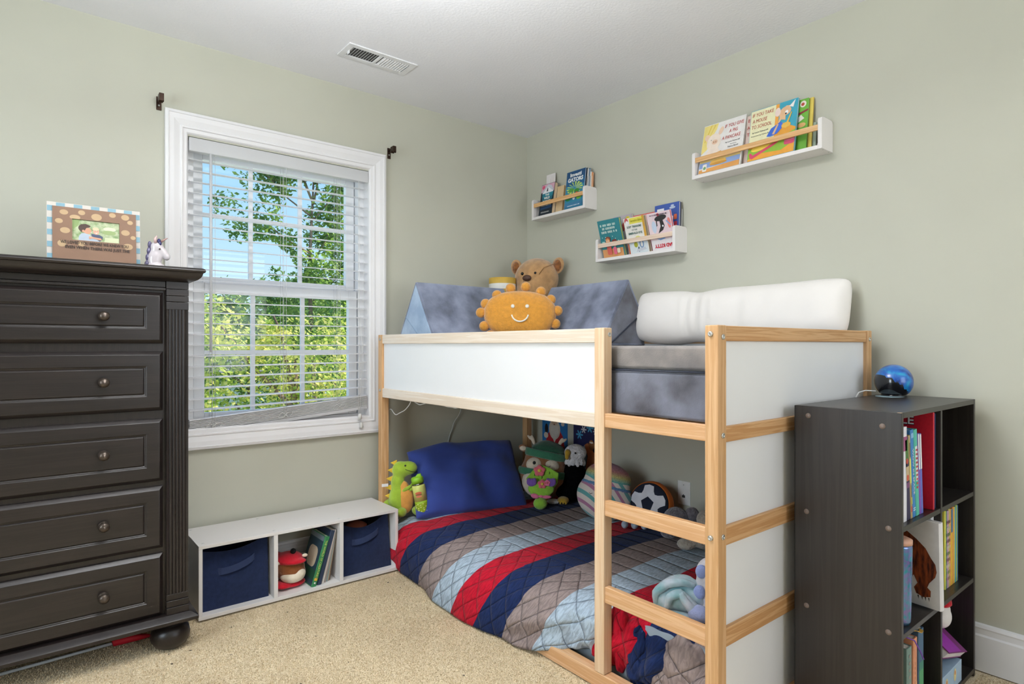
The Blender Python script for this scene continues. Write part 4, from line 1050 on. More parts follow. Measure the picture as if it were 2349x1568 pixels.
art(t, [('DDE6E2', rect(.003, .021, .10, .20))], name='spine_panel')
art(t, [('C8483E', rect(.007, .017, .078 + .012 * i, .084 + .012 * i)) for i in range(10)], name='spine_lettering', y=-.0006)
t = cube_book('white and purple slim book right of the mint green one', -.4680, .012, .235, '8756B8', soft=True); art(t, [('EDEDEF', rect(.001, .011, .13, .233))], name='spine_art')
t = cube_book('white and periwinkle slim book last in the leaning row of the top cube', -.4530, .013, .233, '6A74C8', soft=True); art(t, [('EEEEF0', rect(.001, .012, .13, .231)), ], name='spine_art')
# big red board book / game box with its cover facing left
M = Matrix.Translation((-.3870, -2.294, zt)) @ Matrix.Rotation(0, 4, 'Z')
rb = thing('game_box', 'large flat red box with white letters standing against the divider of the top cube', 'game box', M=M)
obj('lid', bx(0, .011, 0, .272, 0, .2885), mat('red_box_card', 'C8142E', .5, noise_=(120, .06)), rb, bevel=.001)
obj('tray_edge', bx(.0112, .0150, .0015, .270, .001, .2870), flatc('EFEDF2'), rb)
def left_face_art(parent, shapes, x=0.0, name='cover_art'):
    bm = BM(); KEEP.add(id(bm)); ms = []; idx = {}
    for i, (c, pts) in enumerate(shapes):
        if c not in idx: idx[c] = len(ms); ms.append(flatc(c))
        f = bm.faces.new([bm.verts.new((x - .0003 - .00012 * i, a, b)) for a, b in pts]); f.material_index = idx[c]; f.normal_update()
        if f.normal.x > 0: f.normal_flip()
    return obj(name, bm, ms, parent)
left_face_art(rb, [('C9C6D4', rrect(.062, .26, .06, .238, .012)), ('6B62A0', rrect(.074, .25, .10, .222, .006)), ('1F5F7C', rect(.074, .25, .15, .175)), ('E8E6EE', ell(.062, .14, .022, .024)), ('B9B6C6', ell(.060, .14, .014, .016))])
text(rb, 'BLE', .034, '1C1E2C', (-.0011, .078, .2585), width=.056, rot=(PI / 2, 0, -PI / 2), name='title_shadow', bold=.0016)
text(rb, 'BLE', .034, 'F2F2F4', (-.0014, .078, .2595), width=.054, rot=(PI / 2, 0, -PI / 2), name='title_text', bold=.0005)
nb_ = spine_book('book', 'thin navy book squeezed between the red box and the divider', 'book', g1, .016, .283, .22, '23305A', (-.3660, -2.290, zt), (0, 0, 0))
# ---- middle left compartment
g2 = 'things in the middle left cube of the dark bookcase'
zm = .3300
M = Matrix.Translation((-.4150, -2.322, zm + .004)) @ Matrix.Rotation(R(-3), 4, 'Y') @ Matrix.Rotation(R(-6), 4, 'Z')
bb = thing('picture_book', 'white picture book with a large rust brown painted shape sticking out of the middle cube', 'book', M=M)
obj('cover', (lambda bm: prism(bm, [(0, .27), (0, .003), (.003, 0), (.018, 0), (.021, .003), (.021, .27), (.019, .27), (.019, .004), (.002, .004), (.002, .27)], 0, .258, 'XY'))(BM()), mat('white_gloss_card', 'E6E3E4', .3), bb)
obj('pages', bx(.0022, .0188, .0045, .266, .003, .255), MATS['page_paper_E8E2D6'], bb)
M_RUST = mat('rust_brush_paint', '9A4A22', rough=.5, noise_=(40, .5), col2='3C1510', stretch=(1, 3, .7))
bm = BM(); KEEP.add(id(bm))
shape = [(.150, .226), (.11, .226), (.088, .216), (.062, .198), (.038, .176), (.024, .150), (.013, .134), (.010, .112), (.014, .096), (.030, .074), (.035, .060), (.026, .052), (.027, .034), (.046, .028), (.065, .034), (.071, .050), (.061, .066), (.071, .088), (.084, .062), (.088, .036), (.100, .026), (.112, .034), (.150, .05)]
f = bm.faces.new([bm.verts.new((-.0006, a, b)) for a, b in shape]); f.normal_update()
if f.normal.x > 0: f.normal_flip()
obj('cover_art', bm, M_RUST, bb)
left_face_art(bb, [('1E1512', [(y_, .030), (y_ + .004, .030), (y_ + .0005, .018)]) for y_ in (.030, .039, .048, .058)], name='claw_marks')
M = Matrix.Translation((-.3680, -2.285, zm + .001))
wb = thing('binder', 'white ring binder standing behind the rust painted picture book', 'binder', M=M, group=g2)
obj('cover', (lambda bm: prism(bm, [(0, .25), (0, .003), (.003, 0), (.015, 0), (.018, .003), (.018, .25), (.016, .25), (.016, .004), (.002, .004), (.002, .25)], 0, .268, 'XY'))(BM()), mat('frosted_white', 'DADCE4', .35), wb)
obj('paper', bx(.0022, .0158, .0045, .245, .004, .262), MATS['page_paper_E8E2D6'], wb)
tm = thing('tumbler', 'sparkly purple blue tumbler at the left of the middle cube', 'tumbler', (-.572, -2.264, zm), group=g2)
M_SPARK = mat('iridescent_glitter', '8E7CC0', rough=.2, noise_=(90, .5), col2='3F9FB8', metal=.6)
bm = BM(); lathe(bm, [(0, 0), (.026, 0), (.030, .01), (.033, .15), (.0335, .215), (.031, .222), (0, .222)], (0, 0, 0), 26); obj('cup', bm, M_SPARK, tm)
bm = BM(); lathe(bm, [(0, .2222), (.034, .2222), (.034, .234), (.022, .240), (0, .240)], (0, 0, 0), 26); obj('lid', bm, mat('peach_lid', 'D9A58C', .4), tm)
text(tm, 'AMAZING PRODUCT', .012, '2A3350', (-.010, -.0342, .14), width=.08, rot=(PI / 2, R(90), 0), name='label_text')
# ---- bottom left compartment
g3 = 'hardcovers in the bottom left cube of the dark bookcase'
for x, t_, h, c, lab in ((-.530, .036, .215, '7E9890', 'grey green patterned hardcover at the left of the bottom cube'), (-.478, .028, .228, 'E8A07C', 'peach orange hardcover in the middle of the bottom cube row'), (-.436, .040, .240, '4F6E8C', 'blue to green hardcover at the right of the bottom cube row')):
    t = spine_book('book', lab, 'book', g3, t_, h, .20, c, (x, -2.272, .0275), (0, R(0), 0))
    if c == '4F6E8C': art(t, [('5FA878', rect(.002, .038, .002, .12)), ('4F8F80', rect(.002, .038, .12, .145))], name='spine_art')
    elif c == '7E9890': art(t, [('A89C96', ell(.018, .03 + .02 * i, .006, .005)) for i in range(9)], name='spine_art')
    else: art(t, [('F0B080', rect(.002, .026, .002, .10))] + [('8A5A48', rect(.008, .010, .04 + .014 * i, .048 + .014 * i)) for i in range(9)], name='spine_art')
rib = thing('ribbon_bookmark', 'yellow ribbon draped over the hardcovers in the bottom left cube', 'ribbon', (-.47, -2.27, .27))
bm = BM(); pts = [(-.07, -.012, .030), (-.04, -.02, .026), (.0, -.02, .008), (.040, -.012, -.001), (.052, -.006, -.003)]
A = [[bm.verts.new((p[0], p[1] + dy, p[2])) for p in pts] for dy in (0, .010)]
for i in range(4): bm.faces.new([A[0][i], A[0][i + 1], A[1][i + 1], A[1][i]])
obj('strap', bm, flatc('E2B050'), rib, solid=.001)
rib = thing('ribbon_bookmark', 'purple ribbon hanging from the peach hardcover in the bottom left cube', 'ribbon', (-.47, -2.275, .262))
bm = BM(); tube(bm, [(-.05, .01, .010), (-.025, -.004, -.002), (.0, -.012, -.04), (.018, -.014, -.066)], .0018, 6); obj('strand', bm, flatc('7A4CC0'), rib)
# ---- middle right compartment: row of thin spines
g4 = 'thin picture books in the middle right cube of the dark bookcase'
cols = [('E3DE5A', .009, 'yellow'), ('6E8C7C', .012, 'grey green'), ('C99AB8', .014, 'lilac'), ('C8C070', .010, 'olive yellow'), ('E8A05A', .009, 'orange'), ('E5B83E', .017, 'golden yellow'), ('DE8A52', .009, 'deep orange'), ('D8C84E', .011, 'mustard'), ('4F9AC0', .010, 'sky blue'), ('A8C45A', .010, 'lime green'), ('5C86A8', .009, 'steel blue')]
x = -.2080
for i, (c, t_, nm_) in enumerate(cols):
    t = spine_book('picture_book', '%s thin spine in the middle right cube, number %s from its left' % (nm_, ('one two three four five six seven eight nine ten eleven'.split())[i]), 'book', g4, t_, .250 - .002 * (i % 3), .19, c, (x, -2.274, zm), (0, 0, 0), soft=True)
    t['label'] = {0: 'bright yellow thin spine at the left end of the middle right cube', 1: 'grey green thin spine with flecks, right after the bright yellow one'}.get(i, '%s thin spine right of the %s one, middle right cube' % (nm_, cols[i - 1][2]))
    if i == 5: art(t, [('3E7FA8', rect(.001, t_ - .001, .17, .245))], name='spine_art')
    elif i in (1, 2, 3): art(t, [(('7C4A60', '5A7A50', 'E8E0C8')[k % 3], ell(t_ / 2, .03 + .02 * k, t_ * .3, .006)) for k in range(10)], name='spine_art')
    x += t_ + .0012
    if x > -.06: break
# ---- bottom right compartment
M = Matrix.Translation((-.298, -2.292, .148)) @ Matrix.Rotation(R(16), 4, 'Y') @ Matrix.Rotation(R(36), 4, 'X')
pbk = thing('activity_book', 'purple covered thick workbook lying tilted in the bottom right cube', 'book', M=M)
PG = mat('warm_page', 'E6E0E4', .9)
obj('cover', bx(0, .185, .0, .20, .026, .0285), flatc('7A2A72'), pbk); obj('pages', bx(.002, .183, .002, .198, .0025, .0258), PG, pbk); obj('back_cover', bx(0, .185, 0, .20, 0, .0023), flatc('7A2A72'), pbk)
bm = BM(); KEEP.add(id(bm))
for i, (c, pts) in enumerate((('9A2AA8', rect(.004, .13, .003, .12)), ('BFD8E4', ell(.115, .155, .026, .020)), ('5F8CA4', ell(.115, .155, .020, .014)))):
    f = bm.faces.new([bm.verts.new((a, b, .0288 + .0002 * i)) for a, b in pts]); f.material_index = i
obj('cover_art', bm, [flatc(c) for c in ('9A2AA8', 'BFD8E4', '5F8CA4')], pbk)
M = Matrix.Translation((-.326, -2.297, .0275))
gb = thing('board_game', 'pale blue and green cardboard box under the purple workbook in the bottom right cube', 'box', M=M)
obj('box_body', bx(0, .198, 0, .20, 0, .068), flatc('A9C4DC'), gb, bevel=.001)
art(gb, [('E8D8A0', ell(.05, .035, .012, .02)), ('E8D8A0', ell(.13, .04, .012, .02)), ('D07A50', ell(.05, .042, .005, .007)), ('D07A50', ell(.13, .047, .005, .007))], name='front_art')
bm = BM(); KEEP.add(id(bm))
for i, (c, pts) in enumerate((('7FB03A', rect(.004, .194, .06, .196)), ('B0503A', ell(.06, .11, .03, .018)))):
    f = bm.faces.new([bm.verts.new((a, b, .0684 + .0002 * i)) for a, b in pts]); f.material_index = i
obj('lid_art', bm, [flatc(c) for c in ('7FB03A', 'B0503A')], gb)
sn = thing('hanging_plush', 'small white plush with a red hat at the top of the bottom right cube', 'plush toy', (-.190, -2.262, .200))
blob(sn, 'body', mat('white_felt', 'E4E0DE', .95, bump=(160, .4, .003)), [(0, 0, .036, .042, .024, .034), (-.004, 0, .062, .034, .022, .024)], .006, 3)
blob(sn, 'hat', M_RED, [(0, 0, .082, .036, .026, .013), (.020, 0, .088, .026, .02, .010)], .005, 3)
bm = BM(); tube(bm, [(0, 0, .09), (.002, 0, .105), (0, 0, .1145)], .0012, 6); obj('hang_loop', bm, flatc('D8D0C8'), sn)
# ---- on top: ball speaker
sp = thing('smart_speaker', 'glossy blue galaxy patterned ball speaker on top of the dark bookcase', 'speaker', (-.080, -2.085, .925), R(-40))
def galaxy():
    m = bpy.data.materials.new('galaxy_print'); m.use_nodes = True; n = m.node_tree; b = n.nodes['Principled BSDF']
    t = n.nodes.new('ShaderNodeTexCoord'); z = n.nodes.new('ShaderNodeTexNoise'); z.inputs['Scale'].default_value = 22; z.inputs['Detail'].default_value = 6; z.inputs['Distortion'].default_value = .8; n.links.new(t.outputs['Object'], z.inputs[0])
    r = n.nodes.new('ShaderNodeValToRGB'); r.color_ramp.elements[0].position = .36; r.color_ramp.elements[0].color = lin('0C1C4E'); r.color_ramp.elements[1].position = .68; r.color_ramp.elements[1].color = lin('1E9CC8')
    e = r.color_ramp.elements.new(.47); e.color = lin('1450A8'); e = r.color_ramp.elements.new(.58); e.color = lin('1870C0')
    n.links.new(z.outputs[0], r.inputs[0]); n.links.new(r.outputs[0], b.inputs['Base Color']); b.inputs['Roughness'].default_value = .3; b.inputs['Coat Weight'].default_value = .5
    return m
bm = BM(); bmesh.ops.create_icosphere(bm, subdivisions=4, radius=.0600, matrix=Matrix.Translation((0, 0, .0505)))
for v in bm.verts: v.co.z = max(v.co.z, .004)
pl_ = Vector((-.55, -.10, .83)).normalized()
for f in bm.faces:
    f.smooth = True; f.material_index = 1 if (f.calc_center_median() - Vector((0, 0, .038))).dot(Vector((.62, .05, .78))) < -.006 else 0
obj('shell', bm, [galaxy(), mat('black_gloss_plastic', '0B0D14', rough=.15, coat=.6)], sp)
bm = BM(); lathe(bm, [(0, 0), (.040, 0), (.042, .003), (.036, .006), (0, .006)], (0, 0, 0), 24); obj('foot_ring', bm, MATS['black_gloss_plastic'], sp)
mt = obj('coaster', (lambda bm: lathe(bm, [(0, 0), (.062, 0), (.062, .0016), (0, .0016)], (0, 0, 0), 24))(BM()), mat('frosted_disc', '8FA6AE', .3), None, loc=(-.092, -2.078, .9252))
mt.scale = (1, .7, 1); tag(mt, 'thin grey blue disc under the ball speaker on the dark bookcase', 'coaster')
sp.location.z = .9270
bm = BM(); tube(bm, [(-.145, -2.05, .945), (-.175, -2.028, .947), (-.195, -2.014, .94), (-.203, -2.006, .92), (-.204, -2.003, .80)], .0022, 6)
o = obj('speaker_cable', bm, flatc('DADAD8')); tag(o, 'white power cord running from the ball speaker over the back of the bookcase', 'cord')
# ================================================================ floating book ledges on the right wall
M_SHW = mat('ledge_white', (0.84, 0.80, 0.78), rough=.5, noise_=(6, .015)); M_RAILP = wood('ledge_rail_pine', 'E9C08C', 'D6A266', 'X', rough=.5)
M_RAILW = wood('ledge_rail_birch', 'F0DCCB', 'E0C4AC', 'X', rough=.5)
def ledge(label, y_left, y_right, zb, rail):
    L = y_left - y_right; h = .126; D = XB + .034
    t = thing('wall_book_ledge', label, 'shelf', (XB, y_left, zb), -PI / 2, 'white book ledges on the right wall')
    # local x = to the right, local -y = into the room
    for x0 in (0, L - .016):
        bm = BM(); prism(bm, [(0, 0), (-D, 0), (-D, h - .012), (-D + .004, h - .003), (-D + .012, h), (-.012, h), (-.004, h - .003), (0, h - .012)], x0, x0 + .016, 'YZ')
        obj('end_panel', bm, M_SHW, t, bevel=.0008)
    obj('shelf_board', bx(.0161, L - .0161, -D, -.001, 0, .016), M_SHW, t, bevel=.0008)
    obj('back_rail', bx(.0161, L - .0161, -.012, -.001, .0165, .05), M_SHW, t)
    obj('front_rail', bx(.0161, L - .0161, -D + .001, -D + .009, .075, .098), rail, t, bevel=.0015)
    for x in (.008, L - .008):
        for y in (-.02, -.072):
            bm = BM(); lathe(bm, [(0, -.0006), (.003, -.0006), (.003, 0), (0, 0)], (x, y, 0), 10); obj('screw', bm, MATS['bright_steel'], t)
    return t
ledge('longest white book ledge with a pine rail, highest and furthest right on the wall', -1.2225, -1.8165, 1.882, M_RAILP)
ledge('small white book ledge with a pine rail nearest the corner of the room', -.077, -.528, 1.874, M_RAILP)
ledge('middle white book ledge with a pale rail, lowest of the three on the wall', -.609, -1.128, 1.560, M_RAILW)
def fbook(lab, w, h, t_, col, x, y_left, z, lean=8, roll=0, group=None, page='EDE6D8', spine=None, name='book'):
    M = Matrix.Translation((x, y_left, z)) @ Matrix.Rotation(-PI / 2, 4, 'Z') @ Matrix.Rotation(R(-lean), 4, 'X') @ Matrix.Rotation(R(-roll), 4, 'Y')
    t = thing(name, lab, 'book', group=group, M=M)
    c = .0012
    bm = BM(); prism(bm, [(w, 0), (.001, 0), (0, .001), (0, t_ - .001), (.001, t_), (w, t_), (w, t_ - c), (c, t_ - c), (c, c), (w, c)], 0, h, 'XY')
    obj('cover', bm, flatc(col), t)
    obj('pages', bx(c + .0001, w - .002, c + .0001, t_ - c - .0001, .002, h - .002), mat('page_paper_' + page, page, .9, noise_=(200, .1), stretch=(1, 8, .3)), t)
    return t
def dashes(x0, x1, z, hgt, c, seed=1, gap=.35):
    rnd = random.Random(seed); out = []; x = x0
    while x < x1:
        w = hgt * rnd.uniform(.35, .75); out.append((c, rect(x, min(x + w, x1), z - hgt / 2 * rnd.uniform(.8, 1), z + hgt / 2)))
        x += w + hgt * .22 + (hgt * .5 if rnd.random() < .18 else 0)
    return out
def T(b, s, size, c, x, z, w=None, **k): return text(b, s, size, c, (x, -.0014, z), width=w, **k)
gB = 'books on the longest ledge'
b = fbook('white picture book with red capitals at the left of the longest ledge', .214, .246, .010, 'F0ECE8', -.022, -1.2460, 1.899, 13.5, 0, gB)
art(b, [('F2DE86', [(.002, .10), (.030, .12), (.045, .17), (.070, .215), (.076, .243), (.002, .243)]), ('E8C85A', [(.010, .16), (.016, .16), (.044, .243), (.038, .243)]), ('E8C85A', [(.026, .16), (.030, .17), (.062, .235), (.058, .24)]), ('F3D3B8', ell(.028, .178, .014, .020, rot=.5)), ('F3D3B8', ell(.094, .200, .011, .020, rot=-.35)), ('F7E6D6', ell(.062, .150, .036, .044)), ('F7E6D6', [(.040, .118), (.088, .118), (.108, .086), (.022, .084)]), ('EFC9AC', ell(.068, .150, .015, .012)), ('B98868', ell(.063, .150, .0025, .005)), ('B98868', ell(.073, .150, .0025, .005)), ('3A3028', ell(.048, .163, .002, .002)), ('D8A25A', [(.022, .082), (.108, .098), (.112, .088), (.030, .070)]), ('8FA8D8', rect(.004, .208, .028, .054)), ('F0D890', rect(.004, .208, .054, .066)), ('DFA058', [(.004, .004), (.208, .004), (.208, .030), (.004, .020)]), ('E9BC62', ell(.100, .046, .042, .013)), ('D49A44', ell(.102, .038, .044, .007)), ('F4EEE6', rrect(.022, .044, .010, .046, .005)), ('7AA878', ell(.033, .026, .007, .008))])
T(b, 'IF YOU GIVE', .024, 'C03A36', .158, .213, .094, shear=.1); T(b, 'A PIG', .024, 'C03A36', .158, .184, .042, shear=.1); T(b, 'A PANCAKE', .024, 'C03A36', .150, .155, .092, shear=.1)
T(b, 'by Laura Numeroff', .010, '3A3A3A', .160, .131, .070); T(b, 'illustrated by', .006, '6A6A6A', .165, .118, .030); T(b, 'Felicia Bond', .011, '3A3A3A', .165, .106, .050)
b = fbook('sky blue edged picture book mostly hidden behind the white one at the left', .200, .212, .006, '8FB2DC', -.006, -1.2410, 1.899, 11, 0, gB)
b = fbook('pale pink picture book with red letters peeking out between the two front books', .210, .230, .007, 'EBD2C6', .006, -1.2720, 1.899, 9, 0, gB)
T(b, 'E', .022, 'C03A36', .199, .205); T(b, 'A', .022, 'C03A36', .199, .172); T(b, 'T', .022, 'C03A36', .199, .140)
b = fbook('cream and turquoise picture book with a drawn mouse in blue dungarees on the longest ledge', .208, .236, .010, '3FA6BE', -.022, -1.4915, 1.899, 10, 0, gB)
art(b, [('F2A94A', rect(.112, .129, .05, .234)), ('EFEBC0', rect(.002, .114, .085, .234)), ('E9A43C', [(.002, .084), (.115, .084), (.115, .125), (.135, .150), (.206, .110), (.206, .004), (.002, .004)]), ('8DBB3E', [(.002, .012), (.06, .03), (.15, .022), (.206, .05), (.206, .10), (.16, .085), (.09, .055), (.002, .06)]), ('F6D85A', ell(.06, .060, .045, .016, rot=.2)), ('D8507A', rrect(.162, .206, .040, .080, .008)), ('E98AA6', rect(.163, .206, .056, .062)), ('D8486A', [(.012, .018), (.022, .012), (.12, .052), (.140, .064), (.132, .070), (.10, .056), (.026, .028), (.016, .040), (.008, .038)]), ('E9BE92', [(.128, .14), (.142, .158), (.160, .152), (.158, .185), (.178, .212), (.160, .215), (.138, .200), (.130, .182), (.134, .168)]), ('E2B890', ell(.158, .192, .024, .020)), ('F4DCD2', ell(.124, .196, .012, .020)), ('F4F0EC', [(.172, .208), (.197, .232), (.190, .200)]), ('FAFAFA', ell(.163, .186, .007, .008)), ('20181A', ell(.160, .180, .0035, .004)), ('3E6CD0', [(.082, .098), (.100, .130), (.122, .140), (.140, .150), (.150, .140), (.146, .118), (.128, .100), (.1, .094)]), ('E2B890', [(.106, .102), (.126, .142), (.133, .141), (.116, .100)]), ('E8B850', ell(.165, .128, .020, .012)), ('E9BC52', [(.158, .118), (.182, .180), (.187, .180), (.166, .112)])])
T(b, 'IF YOU TAKE', .023, 'B8443C', .056, .212, .096, shear=.12); T(b, 'A MOUSE', .023, 'B8443C', .044, .184, .066, shear=.12); T(b, 'TO SCHOOL', .023, 'B8443C', .054, .157, .090, shear=.12)
T(b, 'by Laura Numeroff', .010, '3A3A3A', .050, .132, .072); T(b, 'illustrated by Felicia Bond', .008, '4A4A4A', .056, .116, .092)
b = fbook('grass green picture book with a round white badge behind the turquoise one', .190, .226, .008, '6FB23C', .006, -1.545, 1.899, 7, 0, gB)
art(b, [('F2E8DC', ell(.168, .205, .013, .014)), ('C0503C', ell(.167, .204, .007, .007)), ('8C2C34', [(.15, .160), (.190, .172), (.190, .180), (.15, .170)]), ('EFE6DA', [(.150, .128), (.176, .142), (.162, .160), (.150, .152)]), ('E0B070', ell(.165, .115, .018, .010))])
b = fbook('thin yellow picture book at the back right end of the longest ledge', .190, .228, .006, 'E8CE62', .022, -1.558, 1.899, 6.5, 0, gB, page='E8CE9A')
b = fbook('short grey green booklet behind the books on the longest ledge', .16, .12, .004, '9FAE9C', .036, -1.60, 1.899, 4, 0, gB)
# ---- small ledge
gS = 'books on the small ledge nearest the corner'
b = fbook('dark teal paperback with white capitals leaning at the left of the small ledge', .118, .196, .026, '14202C', -.024, -.127, 1.891, 9, 0, gS, page='E4CFB0')
art(b, [('D9A8BC', rect(.002, .116, .145, .194)), ('D85A7C', ell(.020, .178, .013, .012)), ('C9CCD6', [(.004, .148), (.06, .192), (.09, .180), (.112, .152), (.108, .138)]), ('EDEDF2', [(.012, .138), (.058, .178), (.112, .142), (.06, .132)]), ('2A2E36', [(.050, .148), (.056, .172), (.060, .172), (.064, .148)]), ('1F7E90', [(.014, .136), (.112, .140), (.106, .095), (.020, .090)]), ('156478', [(.020, .112), (.108, .114), (.106, .095), (.020, .090)]), ('1B3F66', [(.012, .035), (.11, .04), (.108, .058), (.012, .05)])])
T(b, 'THE', .015, 'EDEDE8', .060, .126, .036, bold=.0006); T(b, 'WILD', .019, 'EDEDE8', .060, .106, .052, bold=.0008); T(b, 'ROBOT', .019, 'EDEDE8', .060, .085, .066, bold=.0008); T(b, 'PROTECTS', .015, 'EDEDE8', .058, .062, .092, bold=.0005); T(b, 'PETER BROWN', .010, 'EDEDE8', .056, .018, .070)
b = fbook('blank white card standing up behind the dark teal paperback', .080, .262, .002, 'E9E3E2', .034, -.128, 1.891, 2, 0, gS)
art(b, [('D8B0B8', rect(.040, .042, .19, .235)), ('D8B0B8', rect(.060, .062, .20, .235))])
for i in range(3): fbook(('tan paged paperback standing just right of the dark teal one', 'thin tan paperback in the middle of the small ledge', 'thin cream paperback nearest the blue comic')[i], .090, .168 - .004 * i, .007, ('D9BE94', 'CFB186', 'DCC8A2')[i], .004 + .013 * i, -.212 - .006 * i, 1.891, 8, 0, gS, page='DCC29A')
b = fbook('blue and green comic book with big white title at the right of the small ledge', .150, .222, .008, '1F5E8C', -.024, -.350, 1.891, 7, 0, gS)
art(b, [('2F86A6', rect(.002, .148, .004, .135)), ('1A4C78', rect(.002, .148, .175, .220))] + [('BFD86A', [(.075 + .055 * math.cos(a) * .15, .118 + .03 * math.sin(a) * .15), (.075 + .066 * math.cos(a), .118 + .036 * math.sin(a)), (.075 + .060 * math.cos(a + .22), .118 + .040 * math.sin(a + .22))]) for a in [k * .45 for k in range(14)]] + [('4F9A3C', ell(.05, .108, .022, .012)), ('3A8A34', ell(.095, .100, .02, .012)), ('2E8A48', ell(.03, .062, .022, .016)), ('7AB83C', ell(.12, .066, .026, .018, rot=.5)), ('C8503A', ell(.095, .083, .012, .010)), ('E2EAF0', rrect(.066, .086, .048, .080, .008)), ('3A78A0', rect(.004, .146, .008, .034))])
art(b, dashes(.03, .13, .014, .006, 'C8DCE8', 4), name='small_lettering', y=-.004)
T(b, 'Investi', .030, 'F0F2F2', .076, .198, .090, bold=.001); T(b, 'GATORS', .032, 'F0F2F2', .076, .168, .122, bold=.0014)
for i, (c, lab, dh) in enumerate((('26292E', 'thin black backed comic right behind the blue and green comic', 0), ('C9CCD4', 'thin grey comic third in the pile behind the blue and green comic', .004), ('3A6A8C', 'thin steel blue comic near the back of the small ledge', .002), ('EFEAE4', 'thin white backed comic near the wall on the small ledge', .022), ('E08A3C', 'thin orange comic closest to the wall at the right of the small ledge', .026))):
    fbook(lab, .150, .222 - dh, .0085, c, -.013 + .0098 * i, -.354 - .004 * i, 1.891, 7 - i * .8, 0, gS)
# ---- middle ledge
gM = 'books on the lowest ledge'
b = fbook('teal storybook with two drawn children tilted at the left of the lowest ledge', .152, .206, .016, '2C8088', .004, -.638, 1.577, -16.5, 0, gM, page='C8D490')
art(b, [('D99A62', rect(.002, .146, .004, .050)), ('3A949A', rect(.002, .146, .050, .070))] + dashes(.016, .122, .178, .012, 'CFE0D8', 2) + dashes(.028, .118, .160, .012, 'CFE0D8', 3) + dashes(.020, .130, .141, .012, 'CFE0D8', 5) + [('E2F0EA', ell(.02 + .018 * i % .12, .115 - .013 * (i % 4), .0025, .0025)) for i in range(9)] + [('A9D0C8', rect(.014, .034, .062, .094)), ('8A4A36', ell(.058, .104, .017, .013)), ('E29A62', ell(.055, .090, .015, .018)), ('D8665A', rrect(.040, .072, .020, .070, .008)), ('7A3E34', ell(.100, .085, .019, .014)), ('F2C49C', ell(.100, .074, .014, .014)), ('E06A86', rrect(.084, .106, .018, .058, .008)), ('F0E0C4', rrect(.108, .130, .024, .048, .006)), ('F4F4F0', ell(.050, .094, .003, .003)), ('F4F4F0', ell(.060, .094, .003, .003))])
b = fbook('grey storybook with a yellow badge behind the teal one on the lowest ledge', .134, .230, .012, 'BDB4B8', .036, -.664, 1.577, 2, 0, gM)
art(b, [('E2D24A', ell(.106, .205, .016, .015)), ('C0A838', ell(.106, .205, .008, .007)), ('A83A30', ell(.078, .165, .012, .024)), ('E2C45A', rect(.1, .13, .10, .18))])
b = fbook('white chapter book with yellow script and dark capitals in the middle of the lowest ledge', .132, .190, .020, 'EFEAE2', .002, -.818, 1.577, -16, 0, gM, page='DCC8A0')
art(b, [('E8DC5A', rect(.036, .118, .158, .188)), ('D9A640', rect(.118, .132, .06, .192)), ('C85A5A', ell(.018, .176, .012, .015)), ('F2F0F0', ell(.020, .165, .010, .012)), ('DCE4E8', rect(.006, .128, .006, .085)), ('E6E08A', ell(.075, .082, .018, .012)), ('7A9AC0', ell(.092, .052, .014, .022)), ('EDE8E0', ell(.092, .050, .007, .014)), ('B8B83C', ell(.055, .050, .012, .014)), ('5A6A7A', ell(.070, .025, .006, .014)), ('B85A3A', rect(.003, .012, .006, .060)), ('C8CCD4', [(.05, .012), (.12, .02), (.11, .034), (.06, .026)])])
T(b, 'Geronimo Stilton', .016, 'B8B02A', .080, .173, .076, shear=.2, bold=.0005); T(b, 'LOST TREASURE', .014, '2F5A52', .062, .143, .092, bold=.0004); T(b, 'OF THE', .012, '2F5A52', .062, .126, .036); T(b, 'EMERALD EYE', .014, '2F5A52', .064, .109, .088, bold=.0004)
b = fbook('thin red book lying behind the chapter book on the lowest ledge', .180, .216, .006, 'D8625C', .040, -.800, 1.577, 3, 0, gM)
b = fbook('blue hardcover with a white sticker at the back right of the lowest ledge', .148, .236, .010, '3A56A0', .020, -.960, 1.577, 2, 0, gM)
art(b, [('26386E', rect(.002, .146, .004, .12)), ('E9E9EC', rect(.016, .058, .196, .216)), ('B8C2D4', ell(.108, .212, .018, .006)), ('B8C2D4', ell(.108, .222, .010, .005)), ('E0714A', rrect(.118, .136, .150, .176, .003)), ('C83A4A', rrect(.120, .138, .118, .140, .003)), ('E9D8DC', rrect(.100, .114, .150, .170, .003))])
fbook('thin black hardcover behind the blue one on the lowest ledge', .144, .232, .007, '3A3D40', .0315, -.966, 1.577, 2, 0, gM)
fbook('thin white hardcover nearest the wall behind the blue one', .142, .200, .006, 'DCDCDC', .040, -.968, 1.577, 2, 0, gM)
b = fbook('pink and white cartoon book standing upside down at the right of the lowest ledge', .140, .190, .013, 'EFD9DC', .001, -.9700, 1.577, -17, 0, gM, page='D8707A')
art(b, [('E9D2D8', rect(.03, .138, .06, .186)), ('CBD8EA', ell(.035, .12, .014, .03)), ('E8867C', ell(.126, .130, .010, .026)), ('2E2C2C', ell(.080, .160, .036, .014, rot=.12)), ('2E2C2C', [(.072, .155), (.090, .155), (.098, .12), (.085, .10), (.055, .086), (.074, .12)]), ('2E2C2C', [(.052, .15), (.058, .15), (.056, .124), (.050, .120)]), ('C8404A', ell(.068, .178, .008, .007)), ('F2F2F2', ell(.088, .120, .005, .005)), ('8FB0DC', [(.108, .142), (.114, .146), (.136, .12), (.130, .118)]), ('F0EAEC', rect(.004, .138, .006, .055)), ('8AAEDC', [(.04, .062), (.06, .052), (.09, .058), (.088, .064), (.06, .06)])])
art(b, dashes(.020, .125, .178, .006, '4A3A4A', 7), name='small_lettering', y=-.003)
